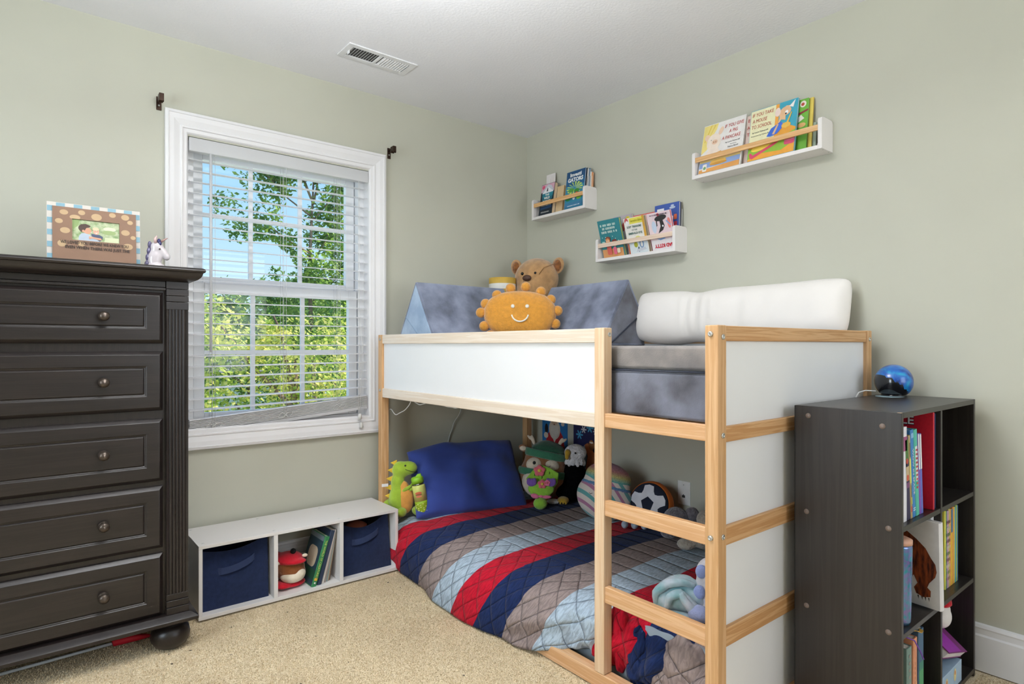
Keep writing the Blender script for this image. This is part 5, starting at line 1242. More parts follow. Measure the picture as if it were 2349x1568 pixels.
text(b, 'BAD KITTY', .024, 'C8283A', (.078, -.004, .026), width=.112, rot=(PI / 2, PI, 0), bold=.001)
# ================================================================ on the chest of drawers
fr = thing('photo_stand', 'brown photo frame with cream spots and a blue striped border standing on the dark chest', 'picture frame', (-2.410, -.225, 1.3865), 0, rot=(R(-5), 0, 0))
FW, FH = .284, .229
def fp(cx, cy): return ((cx - 110) / 5430.0, FH - (cy - (80 + .1086 * (cx - 110))) / 5430.0)
obj('backing', bx(0, FW, 0, .008, 0, FH), mat('frame_cream_paint', 'D6CFC6', .4, noise_=(10, .03)), fr, bevel=.001)
sh = []
n = 11
for i in range(n):
    if i % 2: sh.append(('86AEBE', rect(.0015 + i * .0256, min(.0015 + (i + 1) * .0256, FW - .002), FH - .018, FH - .0015)))
for i in range(9):
    if i % 2 == 0:
        z0 = FH - .0015 - .012 - i * .0215; sh.append(('86AEBE', rect(.0015, .018, z0 - .0195, z0))); sh.append(('86AEBE', rect(FW - .017, FW - .0015, z0 - .0195, z0)))
art(fr, sh, 0, 'striped_border')
WX = (.0735, .2165); WZ = (FH - .1315, FH - .0555)
bm = BM()
ix0, ix1, iz1 = .0165, FW - .0145, FH - .0155
box(bm, ix0, WX[0], -.006, -.0004, .004, iz1); box(bm, WX[1], ix1, -.006, -.0004, .004, iz1); box(bm, WX[0], WX[1], -.006, -.0004, .004, WZ[0]); box(bm, WX[0], WX[1], -.006, -.0004, WZ[1], iz1)
obj('brown_panel', bm, mat('frame_brown_paint', '8A6A54', .6, noise_=(12, .05)), fr)
spots = [(378, 298, 68, 50), (660, 305, 57, 48), (553, 398, 86, 50), (902, 390, 88, 68), (1168, 345, 58, 48), (1386, 387, 70, 58), (1470, 492, 50, 43), (300, 470, 62, 48), (396, 655, 80, 58), (1388, 702, 75, 58), (1520, 806, 45, 40), (345, 910, 70, 66), (1430, 990, 84, 62), (655, 925, 60, 46)]
sp_ = []
for cx, cy, a, b_ in spots:
    x, z = fp(cx, cy); pts = ell(x, z, a / 5430, b_ / 5430)
    if cx in (553,): pts = [(p, max(q, WZ[1] + .0003)) for p, q in pts]
    if cx == 902: pts = [(p, max(q, WZ[1] + .0003)) for p, q in pts]
    if cx == 655: pts = [(p, min(q, WZ[0] - .0003)) for p, q in pts]
    sp_.append(('C4A57E', pts))
for q_ in sp_: art(fr, [q_], -.006, 'cream_spot')
t1 = text(fr, 'WE LOVED YOU BEFORE WE KNEW YOU', .0155, '2A2018', (.142, -.0085, FH - .1425), width=.205, bold=.00025, name='lettering')
t1 = text(fr, 'EVEN WHEN THERE WAS JUST THE', .0150, '2A2018', (.150, -.0085, FH - .1595), width=.195, bold=.00025, name='lettering')
ph = obj('photo', bx(WX[0] + .0002, WX[1] - .0002, -.0012, -.0002, WZ[0] + .0002, WZ[1] - .0002), mat('photo_foliage', 'C8D0A8', .35, noise_=(60, .3), col2='7E9A62'), fr)
def ph_(px, py): return (WX[0] + (px - 512) / 785.0 * .143, WZ[1] - (py - 430 - (px - 512) * .09) / 400.0 * .076)
def E_(px, py, a, b_, rot=0):
    x, z = ph_(px, py); return ell(x, z, a / 5490, b_ / 5300, rot=rot)
def Pn(*pts): return [ph_(*p) for p in pts]
art(ph, [('8FA86A', Pn((514, 432), (640, 445), (600, 560), (516, 640))), ('D6DCB4', Pn((1050, 780), (1290, 800), (1290, 890), (1040, 875))), ('E2E6C8', E_(1130, 620, 110, 40)), ('9AAE74', E_(1120, 690, 120, 45)),
         ('B9C6D4', Pn((612, 850), (618, 760), (660, 700), (740, 700), (800, 740), (880, 800), (960, 860), (940, 876), (700, 858))), ('4A342A', E_(690, 600, 80, 72, rot=.1)), ('D8A284', E_(760, 655, 66, 62)), ('4A342A', Pn((612, 590), (650, 530), (730, 520), (815, 560), (790, 590), (740, 600), (720, 640), (690, 680), (650, 670))),
         ('D8A284', E_(690, 660, 22, 26)), ('46506C', Pn((820, 710), (880, 720), (960, 735), (1015, 770), (1000, 830), (960, 860), (900, 800), (830, 760))), ('E2AE94', E_(902, 665, 52, 64)), ('E6CFAA', E_(896, 620, 56, 32)), ('F2F0EC', E_(820, 690, 14, 6)), ('F2F0EC', E_(905, 700, 16, 7)), ('D8A284', Pn((780, 760), (830, 770), (980, 800), (1000, 830), (960, 835), (830, 800), (790, 820))), ('2A2220', E_(885, 655, 5, 5)), ('2A2220', E_(925, 655, 5, 5))], -.0012, 'portrait')
bm = BM(); box(bm, .12, .16, .008, .011, .004, .16); o_ = obj('easel_back', bm, flatc('5A4A3E'), fr)
# unicorn figurine
M_CER = mat('glazed_white_ceramic', 'D6CDD0', rough=.12, noise_=(14, .05), coat=.8)
un = thing('unicorn_figurine', 'small glossy white ceramic unicorn head standing on the right end of the dark chest', 'figurine', (-2.078, -.300, 1.3865), R(-12))
blob(un, 'head', M_CER, [(-.008, 0, .014, .030, .020, .014), (-.012, 0, .045, .024, .016, .040, 0, R(8), 0), (-.006, 0, .085, .022, .016, .024), (.008, 0, .072, .017, .0135, .034, 0, R(-42), 0), (.026, 0, .052, .0125, .0115, .014)], .0035, 3)
bm = BM(); tube(bm, [(.004, 0, .104), (.018, 0, .116), (.030, 0, .123)], .004, 10, radii=[.0048, .0034, .0008]); obj('horn', bm, mat('rose_glaze', 'B08C84', .25), un)
for y in (-.010, .010):
    bm = BM(); tube(bm, [(-.010, y, .100), (-.011, y * 1.2, .116), (-.006, y * 1.2, .128)], .006, 8, radii=[.0055, .0052, .0008]); obj('ear', bm, mat('pink_glaze', 'DAB8B4', .2, coat=.6), un)
bm = BM(); lathe(bm, [(0, 0), (.0032, 0), (.0028, .0015), (0, .002)], (.004, -.0150, .078), 12, axis='Y'); obj('eye', bm, mat('dark_glaze', '3A2228', .15), un)
M_MANE = mat('cobalt_glaze', '28285C', .15, coat=.6)
blob(un, 'forelock', M_MANE, [(.001, -.004, .108, .007, .012, .011), (.005, -.008, .099, .0055, .008, .009)], .0025, 2)
blob(un, 'mane', mat('violet_glaze', '5A5474', .18, coat=.6), [(-.029, 0, .094, .0075, .009, .014), (-.032, 0, .070, .0075, .009, .014), (-.036, 0, .046, .0075, .009, .013), (-.038, 0, .022, .0085, .010, .012)], .0028, 2)
CORD1 = [(-.985, -.0325, .7695), (-.985, -.0624, .774), (-.985, -.0919, .7563), (-.985, -.1147, .7507), (-.985, -.1414, .7596), (-.985, -.1976, .7791), (-.985, -.229, .7972), (-.985, -.2561, .8186), (-.984, -.265, .838), (-.984, -.280, .840), (-.985, -.2904, .8335), (-.985, -.3166, .8259), (-.985, -.3498, .8199), (-.985, -.3825, .8261), (-.985, -.4251, .8329), (-.985, -.511, .832), (-.985, -.5606, .8314), (-.985, -.5929, .8291), (-.985, -.634, .8295), (-.985, -.6589, .828), (-.985, -.6895, .8345)]
CORD2 = [(-.44, .055, .845), (-.4636, .062, .7358), (-.476, .064, .6999), (-.5089, .068, .6567), (-.5198, .070, .6212), (-.5387, .072, .5752), (-.5482, .073, .5196), (-.55, .072, .40)]
# ================================================================ under the bed: toys on the quilt
ZQ = .250
def face_cam(x, y): return math.atan2(-2.9032 - y, -2.4886 - x) + PI / 2
def plush_mat(n, c, **k): return mat(n, c, rough=.95, noise_=(30, .10), bump=(170, .6, .004), sheen=.45, spec=.1, **k)
M_BLK = mat('black_stitch', '101012', .6, noise_=(5, .01))
# ---- green dinosaur at the left post
M_DG = plush_mat('lime_plush', '9DBB3C'); M_DO = plush_mat('orange_plush', 'E0A050')
dn = thing('dinosaur_plush', 'lime green plush dinosaur with an orange belly sitting beside the navy pillow', 'plush toy', (-.945, -.105, .232), face_cam(-.945, -.105) + R(12)); dn.scale = (1.13, 1.0, 1.08)
blob(dn, 'body', M_DG, [(-.012, 0, .075, .050, .052, .080), (-.020, .0, .150, .032, .036, .060), (-.008, -.004, .215, .040, .036, .042), (.022, -.012, .222, .046, .034, .034), (-.05, .03, .04, .04, .03, .035)], .006, 4)
blob(dn, 'belly', M_DO, [(.010, -.024, .078, .040, .036, .070), (.002, -.020, .135, .024, .022, .030)], .006, 3)
for s, fx in ((-1, -.012), (1, .060)): ball(dn, 'foot', M_DG, (fx, -.052, .024), (.022, .034, .022), (0, 0, R(20 * s)))
for s in (0, 1):
    a_ = blob(dn, 'arm', M_DG, [(.010 + .030 * s, -.046, .130, .022, .010, .009, 0, R(-28), 0), (.026 + .030 * s, -.050, .142, .008, .007, .007)], .004, 2)
    for k in range(3): bm = BM(); tube(bm, [(.028 + .03 * s, -.05, .144), (.034 + .03 * s + .004 * k, -.052, .156 - .003 * k)], .0028, 6); obj('finger', bm, M_DG, a_)
for i, (x, z) in enumerate(((-.045, .246), (-.058, .212), (-.064, .172), (-.068, .132), (-.070, .092))):
    bm = BM(); prism(bm, [(x + .022, z + .016), (x - .008, z + .004), (x + .018, z - .014)], .0, .010, 'XZ'); obj('spike', bm, mat('yellow_felt', 'E2BE3C', .9), dn, bevel=.002)
bm = BM(); lathe(bm, [(0, 0), (.0045, 0), (.004, .002), (0, .003)], (.006, -.0415, .240), 12, axis='Y'); obj('eye', bm, M_BLK, dn)
bm = BM(); tube(bm, [(.006, -.043, .222), (.030, -.0475, .212), (.055, -.040, .204), (.064, -.028, .204)], .0014, 6); obj('mouth', bm, M_BLK, dn)
bm = BM(); box(bm, -.095, -.066, -.012, -.011, .142, .156); obj('care_tag', bm, flatc('EDEAEA'), dn)
bo = thing('drink_bottle', 'green kids drink bottle with a burger picture leaning on the dinosaur plush', 'bottle', (-.885, -.215, .255), R(-30), rot=(R(-3), R(-11), R(-40))); bo.scale = (1.28, 1.28, 1.0)
bm = BM(); lathe(bm, [(0, 0), (.022, 0), (.0255, .004), (.0262, .05), (.0262, .062)], (0, 0, 0), 28); obj('base', bm, mat('dotted_green', '9CBE2E', .4), bo)
bm = BM(); lathe(bm, [(0, .0622), (.0262, .0622), (.0262, .135), (.0245, .142), (0, .142)], (0, 0, 0), 28); obj('body', bm, mat('pale_lime_enamel', 'D6DE7E', .35), bo)
bm = BM(); lathe(bm, [(0, .1422), (.0235, .1422), (.0235, .151), (0, .151)], (0, 0, 0), 28); obj('collar', bm, mat('polished_steel', '8A8C8C', .2, metal=1), bo)
bm = BM(); lathe(bm, [(0, .1512), (.0245, .1512), (.0245, .176), (.020, .184), (0, .186)], (0, 0, 0), 28); prism(bm, [(-.006, .184), (.018, .184), (.018, .196), (.004, .196)], -.006, .006, 'XZ'); obj('lid', bm, mat('lime_lid', '8CC22A', .4), bo)
art(bo, [('C8603C', ell(0, .105, .013, .006)), ('8A4A2C', ell(0, .097, .013, .004)), ('D8785A', ell(0, .088, .012, .005))], -.0262, 'picture')
for i in range(14):
    a = -PI / 2 + (i % 5 - 2) * .42; z = .012 + .015 * (i // 5) + .006 * (i % 2)
    ball(bo, 'dot', flatc('E2E89A'), (.0262 * math.cos(a), .0262 * math.sin(a), z), (.0028, .0028, .0028))
# ---- fawn plush with a green hat
M_FB = plush_mat('fawn_brown', '8E6242'); M_FC = plush_mat('fawn_cream', 'DCCFBC'); M_GH = plush_mat('forest_green', '2E5A46'); M_GH2 = plush_mat('forest_green_band', '3E7A5E')
px, py = -.215, -.372
de = thing('fawn_plush', 'round brown fawn plush with cream antlers, green hat and scarf, winking', 'plush toy', (px, py, ZQ), face_cam(px, py), rot=(R(-8), R(5), face_cam(px, py)))
blob(de, 'body', M_FB, [(0, 0, .125, .142, .100, .128), (0, 0, .205, .118, .085, .095)], .009, 4)
blob(de, 'tummy', M_FC, [(-.035, -.045, .095, .085, .062, .085)], .009)
blob(de, 'hat', M_GH, [(.012, 0, .262, .100, .078, .058), (.004, 0, .29, .06, .055, .035)], .008, 4)
bm = BM()
N = 36
for k in range(N):
    pass
def band(parent, name, m, cz, rx, ry, hz, th, tilt=0, arc=(0, 2 * PI), cx=0):
    bm = BM(); R_ = []; n = 40
    full = arc[1] - arc[0] > 6.2
    for i in range(n + (0 if full else 1)):
        a = arc[0] + (arc[1] - arc[0]) * i / n
        ring = []
        for k in range(8):
            b_ = 2 * PI * k / 8
            rr = 1 + th * math.cos(b_) / rx
            p = Vector((cx + rx * rr * math.cos(a), ry * rr * math.sin(a), cz + hz * math.sin(b_) + tilt * math.cos(a)))
            ring.append(bm.verts.new(p))
        R_.append(ring)
    m_ = len(R_)
    for i in range(m_ if full else m_ - 1):
        for k in range(8): bm.faces.new([R_[i][k], R_[i][(k + 1) % 8], R_[(i + 1) % m_][(k + 1) % 8], R_[(i + 1) % m_][k]])
    if not full: bm.faces.new(R_[0]); bm.faces.new(R_[-1])
    return obj(name, bm, m, parent, smooth=True)
band(de, 'hat_band', M_GH2, .243, .112, .085, .022, .006, -.012)
band(de, 'scarf', M_GH2, .142, .141, .101, .020, .006, -.006)
for s in (-1, 1):
    blob(de, 'face_patch', M_FC, [(s * .045 - .012, -.060, .188, .048, .034, .038, 0, R(s * 12), 0)])
    an = blob(de, 'antler', M_FC, [(s * .078, 0, .318, .011, .010, .030, 0, R(s * 22), 0), (s * .098, 0, .330, .008, .008, .020, 0, R(s * 48), 0)], .004, 2)
    e_ = blob(de, 'ear', M_FB, [(s * .128, 0, .268, .028, .014, .020, 0, R(-s * 18), 0)]); ball(e_, 'inner_ear', M_FC, (s * .130, -.008, .267), (.020, .010, .014))
ball(de, 'eye', M_BLK, (-.060, -.092, .196), (.009, .004, .010)); ball(de, 'nose', M_BLK, (-.012, -.094, .175), (.009, .005, .007))
bm = BM(); tube(bm, [(.022, -.0925, .184), (.032, -.0925, .190), (.044, -.090, .185)], .0016, 6); obj('winking_eye', bm, M_BLK, de)
bm = BM(); tube(bm, [(-.024, -.095, .160), (-.018, -.096, .157), (-.012, -.0965, .165), (-.006, -.096, .157), (0, -.095, .160)], .0014, 6); obj('mouth', bm, M_BLK, de)
# ---- green felt flower pouch plush
M_LIME = plush_mat('bright_lime_plush', '93C846'); M_PUR = plush_mat('violet_plush', '7E5AB0'); M_PNK = plush_mat('coral_pink_plush', 'DC6E7A'); M_PNK2 = plush_mat('rose_plush', 'E87AA0'); M_YEL = plush_mat('yellow_plush', 'E0C850')
px, py = -.352, -.518
fl = thing('bouquet_plush', 'lime green plush bouquet with purple and pink felt flowers propped before the fawn', 'plush toy', (px, py, ZQ - .004), 0, rot=(R(-20), 0, face_cam(px, py))); fl.scale = (1.08, 1.08, 1.05)
def thick(parent, name, pts, y0, y1, m, bev=.006): 
    bm = BM(); prism(bm, pts, y0, y1, 'XZ'); return obj(name, bm, m, parent, bevel=bev, seg=3)
thick(fl, 'back_petal', [(-.075, .15), (-.035, .20), (.0, .222), (.045, .205), (.088, .178), (.082, .13), (.045, .075), (-.04, .075)], 0, .014, M_LIME)
blob(fl, 'pouch', M_LIME, [(0, -.006, .098, .066, .024, .040), (0, -.004, .07, .045, .022, .028)], .005, 3)
ball(fl, 'round_base', M_LIME, (-.004, -.004, .026), (.034, .030, .030))
blob(fl, 'bow', M_PNK2, [(-.030, -.022, .060, .022, .010, .013, 0, R(14), 0), (.026, -.022, .056, .026, .009, .009), (0, -.026, .058, .008, .009, .008)], .004, 2)
def flower(parent, cx, cz, r, m, mc, y=-.02):
    f_ = blob(parent, 'flower', m, [(cx + r * .62 * math.cos(a), y, cz + r * .62 * math.sin(a), r * .5, .008, r * .5) for a in [k * 2 * PI / 5 + .3 for k in range(5)]], .0035, 2)
    ball(f_, 'flower_centre', mc, (cx, y - .007, cz), (r * .33, .005, r * .33))
flower(fl, -.008, .188, .028, M_PNK, M_YEL, -.008); flower(fl, .006, .118, .022, M_PNK, M_YEL, -.030); flower(fl, .030, .124, .016, M_PNK2, M_PNK, -.030)
for cx in (-.046, .048): blob(fl, 'tulip', M_PUR, [(cx + d, -.024, .128 + abs(d) * .2, .012, .010, .020) for d in (-.014, 0, .014)] + [(cx, -.022, .120, .022, .010, .014)], .004, 2)
for cx, cz in ((-.034, .168), (.002, .156), (.040, .178)): bm = BM(); tube(bm, [(cx, -.003, cz + .006), (cx + .003, -.003, cz), (cx, -.003, cz - .006)], .0014, 6); obj('stitch', bm, mat('dark_green_thread', '24481E', .8), fl)
# ---- eagle plush
M_EB = mat('black_fur', '08080A', rough=1, noise_=(60, .3), bump=(120, .8, .006), sheen=.0, spec=.05); M_EW = mat('white_fur', 'D8D6DA', rough=1, noise_=(80, .14), bump=(110, 1.0, .010), sheen=.5, spec=.05); M_EY = plush_mat('ochre_plush', 'BC9632')
px, py = -.088, -.500
ea = thing('eagle_plush', 'black plush eagle with a shaggy white head and yellow beak between fawn and rainbow plush', 'plush toy', (px, py, ZQ), face_cam(px, py))
blob(ea, 'body', M_EB, [(0, 0, .105, .075, .065, .110), (-.03, -.03, .05, .075, .06, .05), (.0, 0, .19, .05, .045, .05)], .008, 3)
hd = blob(ea, 'head', M_EW, [(.006, -.01, .262, .062, .052, .048), (.004, -.006, .225, .050, .046, .030)] + [(.004 + .05 * math.cos(a), -.006 + .045 * math.sin(a), .205 + .006 * (k % 2), .010, .010, .018) for k, a in enumerate([i * .5 for i in range(13)])], .006, 1)
blob(ea, 'beak', M_EY, [(-.036, -.052, .268, .017, .024, .020), (-.040, -.066, .250, .012, .013, .020)], .004, 2)
ball(ea, 'eye', M_BLK, (.006, -.0625, .268), (.0055, .003, .006))
for s, (x, y) in enumerate(((-.165, -.045), (-.060, -.092))):
    f_ = blob(ea, 'foot', M_EY, [(x, y, .018, .032, .042, .020), (x - .012, y - .032, .012, .012, .014, .010), (x + .012, y - .034, .012, .012, .014, .010)], .005, 2)
    for dx in (-.022, -.008, .008):
        bm = BM(); tube(bm, [(x + dx, y - .042, .014), (x + dx - .003, y - .054, .006)], .003, 6, radii=[.0035, .001]); obj('claw', bm, M_BLK, f_)
blob(ea, 'tail_tuft', M_EW, [(-.112, -.085, .008, .040, .024, .014)])
# ---- rainbow striped round plush
px, py = -.240, -.826
def rainbow():
    m = bpy.data.materials.new('rainbow_stripes'); m.use_nodes = True; n = m.node_tree; b = n.nodes['Principled BSDF']
    t = n.nodes.new('ShaderNodeTexCoord'); s = n.nodes.new('ShaderNodeSeparateXYZ'); n.links.new(t.outputs['Object'], s.inputs[0])
    a = n.nodes.new('ShaderNodeMath'); a.operation = 'MULTIPLY_ADD'; a.inputs[1].default_value = .62; n.links.new(s.outputs['X'], a.inputs[0])
    q = n.nodes.new('ShaderNodeMath'); q.operation = 'MULTIPLY'; n.links.new(s.outputs['X'], q.inputs[0]); n.links.new(s.outputs['X'], q.inputs[1])
    q2 = n.nodes.new('ShaderNodeMath'); q2.operation = 'MULTIPLY_ADD'; q2.inputs[1].default_value = 2.6; n.links.new(q.outputs[0], q2.inputs[0]); n.links.new(s.outputs['Z'], q2.inputs[2])
    n.links.new(q2.outputs[0], a.inputs[2])
    d = n.nodes.new('ShaderNodeMath'); d.operation = 'DIVIDE'; d.inputs[1].default_value = .092; n.links.new(a.outputs[0], d.inputs[0])
    f = n.nodes.new('ShaderNodeMath'); f.operation = 'FRACT'; n.links.new(d.outputs[0], f.inputs[0])
    r = n.nodes.new('ShaderNodeValToRGB'); r.color_ramp.interpolation = 'CONSTANT'
    r.color_ramp.elements[0].position = 0; r.color_ramp.elements[0].color = lin('D9CFC8'); r.color_ramp.elements[1].position = .3; r.color_ramp.elements[1].color = lin('B07898')
    for p, c in ((.5, 'D9CFC8'), (.78, '5FA0A0')): e = r.color_ramp.elements.new(p); e.color = lin(c)
    n.links.new(f.outputs[0], r.inputs[0]); n.links.new(r.outputs[0], b.inputs['Base Color']); b.inputs['Roughness'].default_value = .95; b.inputs['Sheen Weight'].default_value = .4
    return m
def sparkle():
    m = bpy.data.materials.new('rainbow_sparkle'); m.use_nodes = True; n = m.node_tree; b = n.nodes['Principled BSDF']
    t = n.nodes.new('ShaderNodeTexCoord'); s = n.nodes.new('ShaderNodeSeparateXYZ'); n.links.new(t.outputs['Object'], s.inputs[0])
    z = n.nodes.new('ShaderNodeTexNoise'); z.inputs['Scale'].default_value = 160; n.links.new(t.outputs['Object'], z.inputs[0])
    mr = n.nodes.new('ShaderNodeMapRange'); mr.inputs['From Min'].default_value = .145; mr.inputs['From Max'].default_value = .275; n.links.new(s.outputs['Z'], mr.inputs[0])
    r = n.nodes.new('ShaderNodeValToRGB'); r.color_ramp.elements[0].position = 0; r.color_ramp.elements[0].color = lin('C0708C'); r.color_ramp.elements[1].position = 1; r.color_ramp.elements[1].color = lin('B0889C')
    for p, c in ((.2, '5A86B0'), (.42, '4FA0A0'), (.62, 'B8B070'), (.8, 'B07878')): e = r.color_ramp.elements.new(p); e.color = lin(c)
    n.links.new(mr.outputs[0], r.inputs[0]); mx = n.nodes.new('ShaderNodeMix'); mx.data_type = 'RGBA'; mx.blend_type = 'OVERLAY'; mx.inputs['Factor'].default_value = .6; n.links.new(r.outputs[0], mx.inputs['A']); n.links.new(z.outputs[0], mx.inputs['B'])
    n.links.new(mx.outputs['Result'], b.inputs['Base Color']); b.inputs['Roughness'].default_value = .6
    return m
rn = thing('rainbow_plush', 'egg shaped plush with pink and teal stripes and a sparkly rainbow cap ', 'plush toy', (px, py, ZQ - .012), 0, rot=(R(-12), R(9), face_cam(px, py) + R(-18)))
blob(rn, 'body', rainbow(), [(0, 0, .115, .142, .095, .118), (0, 0, .185, .120, .082, .085)], .009, 4)
blob(rn, 'cap', sparkle(), [(.0, .002, .208, .119, .084, .078), (.0, .0, .165, .1315, .0895, .028)], .009, 4)
ball(rn, 'eye', M_BLK, (-.085, -.062, .140), (.006, .004, .012)); bm = BM(); tube(bm, [(-.056, -.084, .124), (-.046, -.088, .118), (-.036, -.090, .124)], .0014, 6); obj('smile', bm, M_BLK, rn)
# ---- football cushion (round, orange back)
px, py = -.092, -1.034
ML = Matrix.Translation((px, py, ZQ + .083)) @ Matrix.Rotation(-PI / 2 + R(14), 4, 'Z') @ Matrix.Rotation(R(-14), 4, 'X')
bc = thing('ball_cushion', 'round cushion with a navy and white football face and orange back against the wall', 'cushion', M=ML)
bm = BM(); lathe(bm, [(0, -.045), (.080, -.045), (.102, -.030), (.110, 0), (.104, .028), (.098, .034), (0, .036)], (0, 0, 0), 40, axis='Y'); obj('orange_back', bm, mat('orange_felt', 'CC6A22', .9, bump=(160, .3, .003)), bc)
bm = BM(); lathe(bm, [(0, .030), (.1005, .030), (.096, .042), (.06, .050), (0, .052)], (0, 0, 0), 40, axis='Y'); obj('navy_face', bm, mat('navy_felt', '1B2236', .9, bump=(160, .3, .003)), bc)
def pent(r, a0, cx=0, cz=0): return [(cx + r * math.cos(a0 + k * 2 * PI / 5), cz + r * math.sin(a0 + k * 2 * PI / 5)) for k in range(5)]
M_FW = mat('football_white', 'DCDCE4', .9, bump=(160, .3, .003))
bm = BM(); KEEP.add(id(bm))
def P3(x, z): r2 = (x * x + z * z) / .0096; return (x, -.0545 + .010 * r2 ** 1.5, z)
outer = []
for k in range(5):
    a = PI / 2 + k * 2 * PI / 5
    for da, r in ((-.27, .088), (0, .091), (.27, .088), (.42, .066), (PI / 5, .057), (2 * PI / 5 - .42, .066)): outer.append((r * math.cos(a + da), r * math.sin(a + da)))
inner = pent(.034, PI / 2); nO = len(outer)
vo = [bm.verts.new(P3(*p)) for p in outer]; vi = [bm.verts.new(P3(*p)) for p in inner]
def angd(p): return math.atan2(p[1], p[0])
for k in range(nO):
    p, q = outer[k], outer[(k + 1) % nO]
    i0 = min(range(5), key=lambda i: abs((angd(inner[i]) - angd(p) + PI) % (2 * PI) - PI)); i1 = min(range(5), key=lambda i: abs((angd(inner[i]) - angd(q) + PI) % (2 * PI) - PI))
    fc = bm.faces.new([vo[k], vo[(k + 1) % nO], vi[i0]])
    if i0 != i1: bm.faces.new([vo[(k + 1) % nO], vi[i1], vi[i0]])
for f in bm.faces:
    f.normal_update()
    if f.normal.y > 0: f.normal_flip()
obj('white_panels', bm, M_FW, bc)
# ---- grey elephant-like plush + beige one + small feet
M_GR = mat('grey_fur', '6E6A70', rough=1, noise_=(70, .25), bump=(110, 1.0, .009), sheen=.5, spec=.05)
px, py = -.215, -1.290
gp = thing('grey_plush', 'shaggy grey plush animal lying on the quilt below the wall outlet', 'plush toy', (px, py, ZQ), face_cam(px, py))
blob(gp, 'body', M_GR, [(-.02, 0, .075, .062, .060, .066), (.045, .02, .07, .05, .05, .055), (-.05, -.02, .035, .04, .04, .03)], .007, 3)
blob(gp, 'ear', M_GR, [(.045, -.01, .112, .032, .018, .036, 0, R(25), 0)]); blob(gp, 'ear', M_GR, [(-.01, -.02, .095, .045, .02, .045)])
px, py = -.275, -1.415
bp_ = thing('cream_plush', 'cream furry plush animal half hidden by the corner post beside the grey one', 'plush toy', (px, py, ZQ), face_cam(px, py))
M_CF = mat('cream_fur', 'B0A698', rough=1, noise_=(70, .18), bump=(110, 1.0, .009), sheen=.5, spec=.05)
blob(bp_, 'body', M_CF, [(.02, 0, .06, .055, .05, .055), (-.045, -.02, .024, .040, .030, .024)], .007, 3)
ball(bp_, 'head', M_CF, (.035, .01, .125), (.04, .04, .038))
px, py = -.240, -1.050
sf = thing('pale_blue_plush', 'pale blue plush toy with round feet peeking out below the middle ladder rung', 'plush toy', (px, py, ZQ - .004), face_cam(px, py))
M_PB = plush_mat('pale_blue_plush', 'A9B6C8')
blob(sf, 'body', M_PB, [(.0, .07, .03, .06, .035, .028)])
for x in (-.045, .0, .045): ball(sf, 'foot', M_PB, (x, .0 - .004 * x, .016), (.016, .034, .016))
# ---- teal blanket bundle + spotted plush
M_TEAL = mat('teal_white_fleece', 'D3DAE6', rough=.95, noise_=(15, .3), col2='7FB0B6', bump=(120, .4, .003), sheen=.6, spec=.1)
px, py = -.822, -1.728
bk_ = thing('fleece_blanket', 'crumpled teal and white fleece blanket lying on the quilt beside the corner post', 'blanket', (px, py, ZQ - .006), face_cam(px, py))
blob(bk_, 'bundle', M_TEAL, [(0, 0, .055, .082, .058, .060), (-.02, 0, .085, .060, .045, .030, 0, R(-20), 0), (-.055, -.02, .04, .035, .035, .045)], .006, 3)
for i, pts in enumerate(([(-.080, -.035, .02), (-.085, -.04, .07), (-.05, -.045, .105), (.0, -.045, .115), (.04, -.03, .10)], [(-.05, -.055, .03), (-.04, -.062, .07), (-.01, -.06, .085), (.03, -.055, .05), (.055, -.05, .02)], [(-.01, -.066, .09), (.010, -.066, .06), (.035, -.062, .03), (.06, -.05, .008)], [(-.085, -.03, .02), (-.05, -.055, .012), (.0, -.062, .012), (.05, -.055, .006)])):
    bm = BM(); cu = [Vector(p) for p in pts]; n = len(cu)
    dense = []
    for k in range(n - 1):
        for s in range(4): dense.append(cu[k].lerp(cu[k + 1], s / 4))
    dense.append(cu[-1])
    tube(bm, dense, .014, 10, radii=[.007 + .009 * math.sin(PI * (k + 1) / (len(dense) + 1)) for k in range(len(dense))])
    o_ = obj('fold', bm, M_TEAL, bk_, smooth=True); m_ = o_.modifiers.new('smooth', 'SMOOTH'); m_.iterations = 3
px, py = -.768, -1.800
M_SPW = plush_mat('white_velour', 'D6D0D4'); M_SPB = plush_mat('periwinkle_velour', '8E9CCC'); M_SPL = plush_mat('lavender_velour', 'A4AED8')
sp2 = thing('spotted_plush', 'white plush animal with periwinkle spots leaning on the fleece blanket', 'plush toy', (px, py, ZQ - .004), face_cam(px, py))
blob(sp2, 'body', M_SPW, [(0, 0, .085, .052, .050, .085), (-.005, -.01, .135, .045, .045, .05), (-.02, -.035, .02, .03, .04, .02)], .007, 4)
for x, z in ((-.032, .150), (-.038, .085), (.01, .12)): ball(sp2, 'spot', M_SPB, (x, -.047, z), (.018, .008, .022))
ball(sp2, 'foot', M_SPL, (-.038, -.070, .026), (.034, .034, .026))
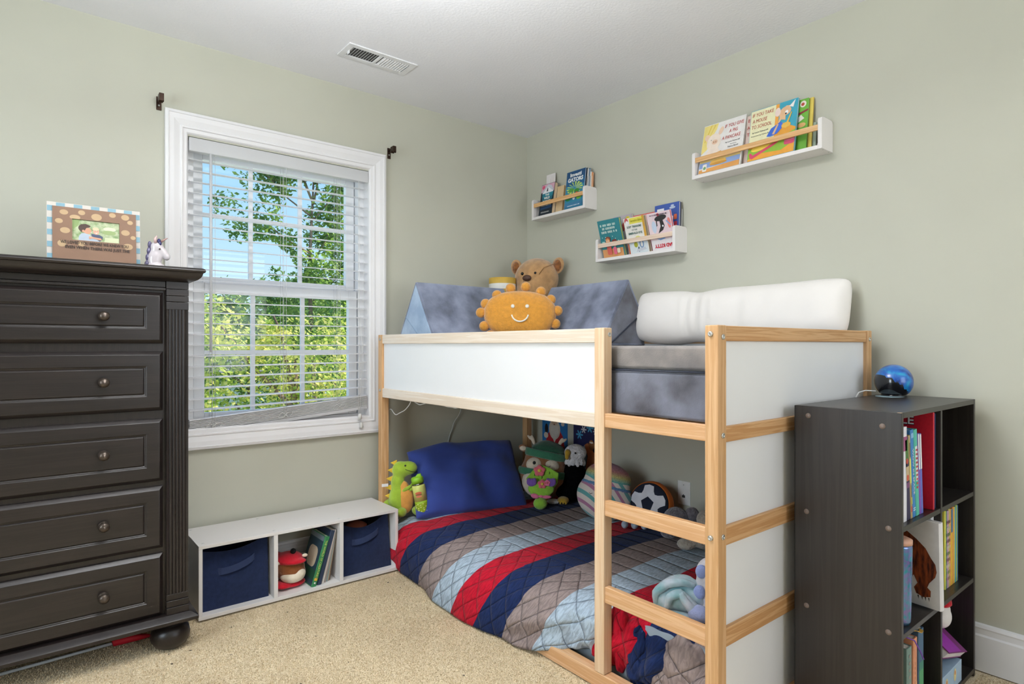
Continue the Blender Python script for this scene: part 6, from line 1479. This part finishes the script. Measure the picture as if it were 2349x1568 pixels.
# ---- pictures taped to the wall under the bed
def wall_card(name, label, yl, w, z0, h, col, shapes):
    t = thing(name, label, 'picture', (XB, yl, z0), -PI / 2, 'winter pictures on the wall under the bed')
    obj('card', bx(0, w, -.004, 0, 0, h), flatc(col), t)
    art(t, shapes, -.004, 'printed_picture')
    return t
wall_card('santa_picture', 'bright blue picture of a bearded santa on the wall under the bed', -.070, .222, .455, .290, '2A7ABE',
          [('B8242E', [(.045, .0), (.03, .05), (.05, .10), (.085, .145), (.15, .145), (.185, .10), (.20, .04), (.198, .0)]), ('8E1C28', [(.045, .0), (.04, .03), (.07, .06), (.09, .0)]), ('DCCFC0', ell(.112, .138, .050, .062)), ('B83038', ell(.118, .212, .048, .030)), ('D8B89C', ell(.110, .185, .028, .022)), ('E4DCD2', [(.075, .12), (.112, .055), (.148, .12), (.14, .16), (.085, .16)]), ('5A4038', ell(.110, .168, .005, .004)), ('1E1A1E', ell(.040, .135, .015, .032)), ('DCCFC0', ell(.036, .095, .020, .018)), ('E8D8C0', ell(.112, .045, .003, .003)), ('E8D8C0', ell(.112, .020, .003, .003)), ('D0C8C0', ell(.185, .175, .015, .012))])
def flake(cx, cz, r, c):
    out = []
    for k in range(3):
        a = k * PI / 3; dx, dz = math.cos(a), math.sin(a); w = r * .14
        out.append((c, [(cx + dx * r - dz * w, cz + dz * r + dx * w), (cx - dx * r - dz * w, cz - dz * r + dx * w), (cx - dx * r + dz * w, cz - dz * r - dx * w), (cx + dx * r + dz * w, cz + dz * r - dx * w)]))
        for s in (-1, 1): out.append((c, ell(cx + s * dx * r * .62, cz + s * dz * r * .62, r * .22, r * .22, 6)))
    return out
wall_card('snowflake_picture', 'dark navy picture with blue and white snowflakes beside the santa picture under the bed', -.345, .215, .370, .340, '232456',
          flake(.050, .215, .028, '4FA8D8') + flake(.085, .248, .022, 'D8DCE8') + flake(.135, .262, .028, '4FA8D8') + flake(.180, .245, .02, 'D8DCE8') + flake(.04, .30, .02, 'D8DCE8') + [('8FB0C8', [(.03, 0), (.10, 0), (.115, .10), (.095, .16), (.05, .11)]), ('E08A58', [(.10, .0), (.215, .0), (.215, .09), (.165, .13), (.12, .175), (.095, .16), (.12, .10)]), ('A86A3C', ell(.150, .165, .022, .030)), ('F0E8DC', ell(.150, .180, .014, .005)), ('2A2228', ell(.195, .135, .018, .03))])
# ---- white cords below the bed
def cord(name, label, pts, r=.0022, c='E9E9E6', cat='cord'):
    bm = BM(); cu = [Vector(p) for p in pts]; n = len(cu); dense = []
    for k in range(n - 1):
        p0, p1, p2, p3 = cu[max(k - 1, 0)], cu[k], cu[k + 1], cu[min(k + 2, n - 1)]
        for s in range(6):
            t = s / 6
            dense.append(.5 * ((2 * p1) + (p2 - p0) * t + (2 * p0 - 5 * p1 + 4 * p2 - p3) * t * t + (3 * p1 - p0 - 3 * p2 + p3) * t ** 3))
    dense.append(cu[-1]); tube(bm, dense, r, 6)
    return tag(obj(name, bm, flatc(c)), label, cat)
cord('string_light_wire', 'thin white wire looping down from the underside of the loft bed near its left post', CORD1)
cord('power_cable', 'white cable hanging from the loft bed down behind the navy pillow', CORD2, .0028, 'B8B8B2')
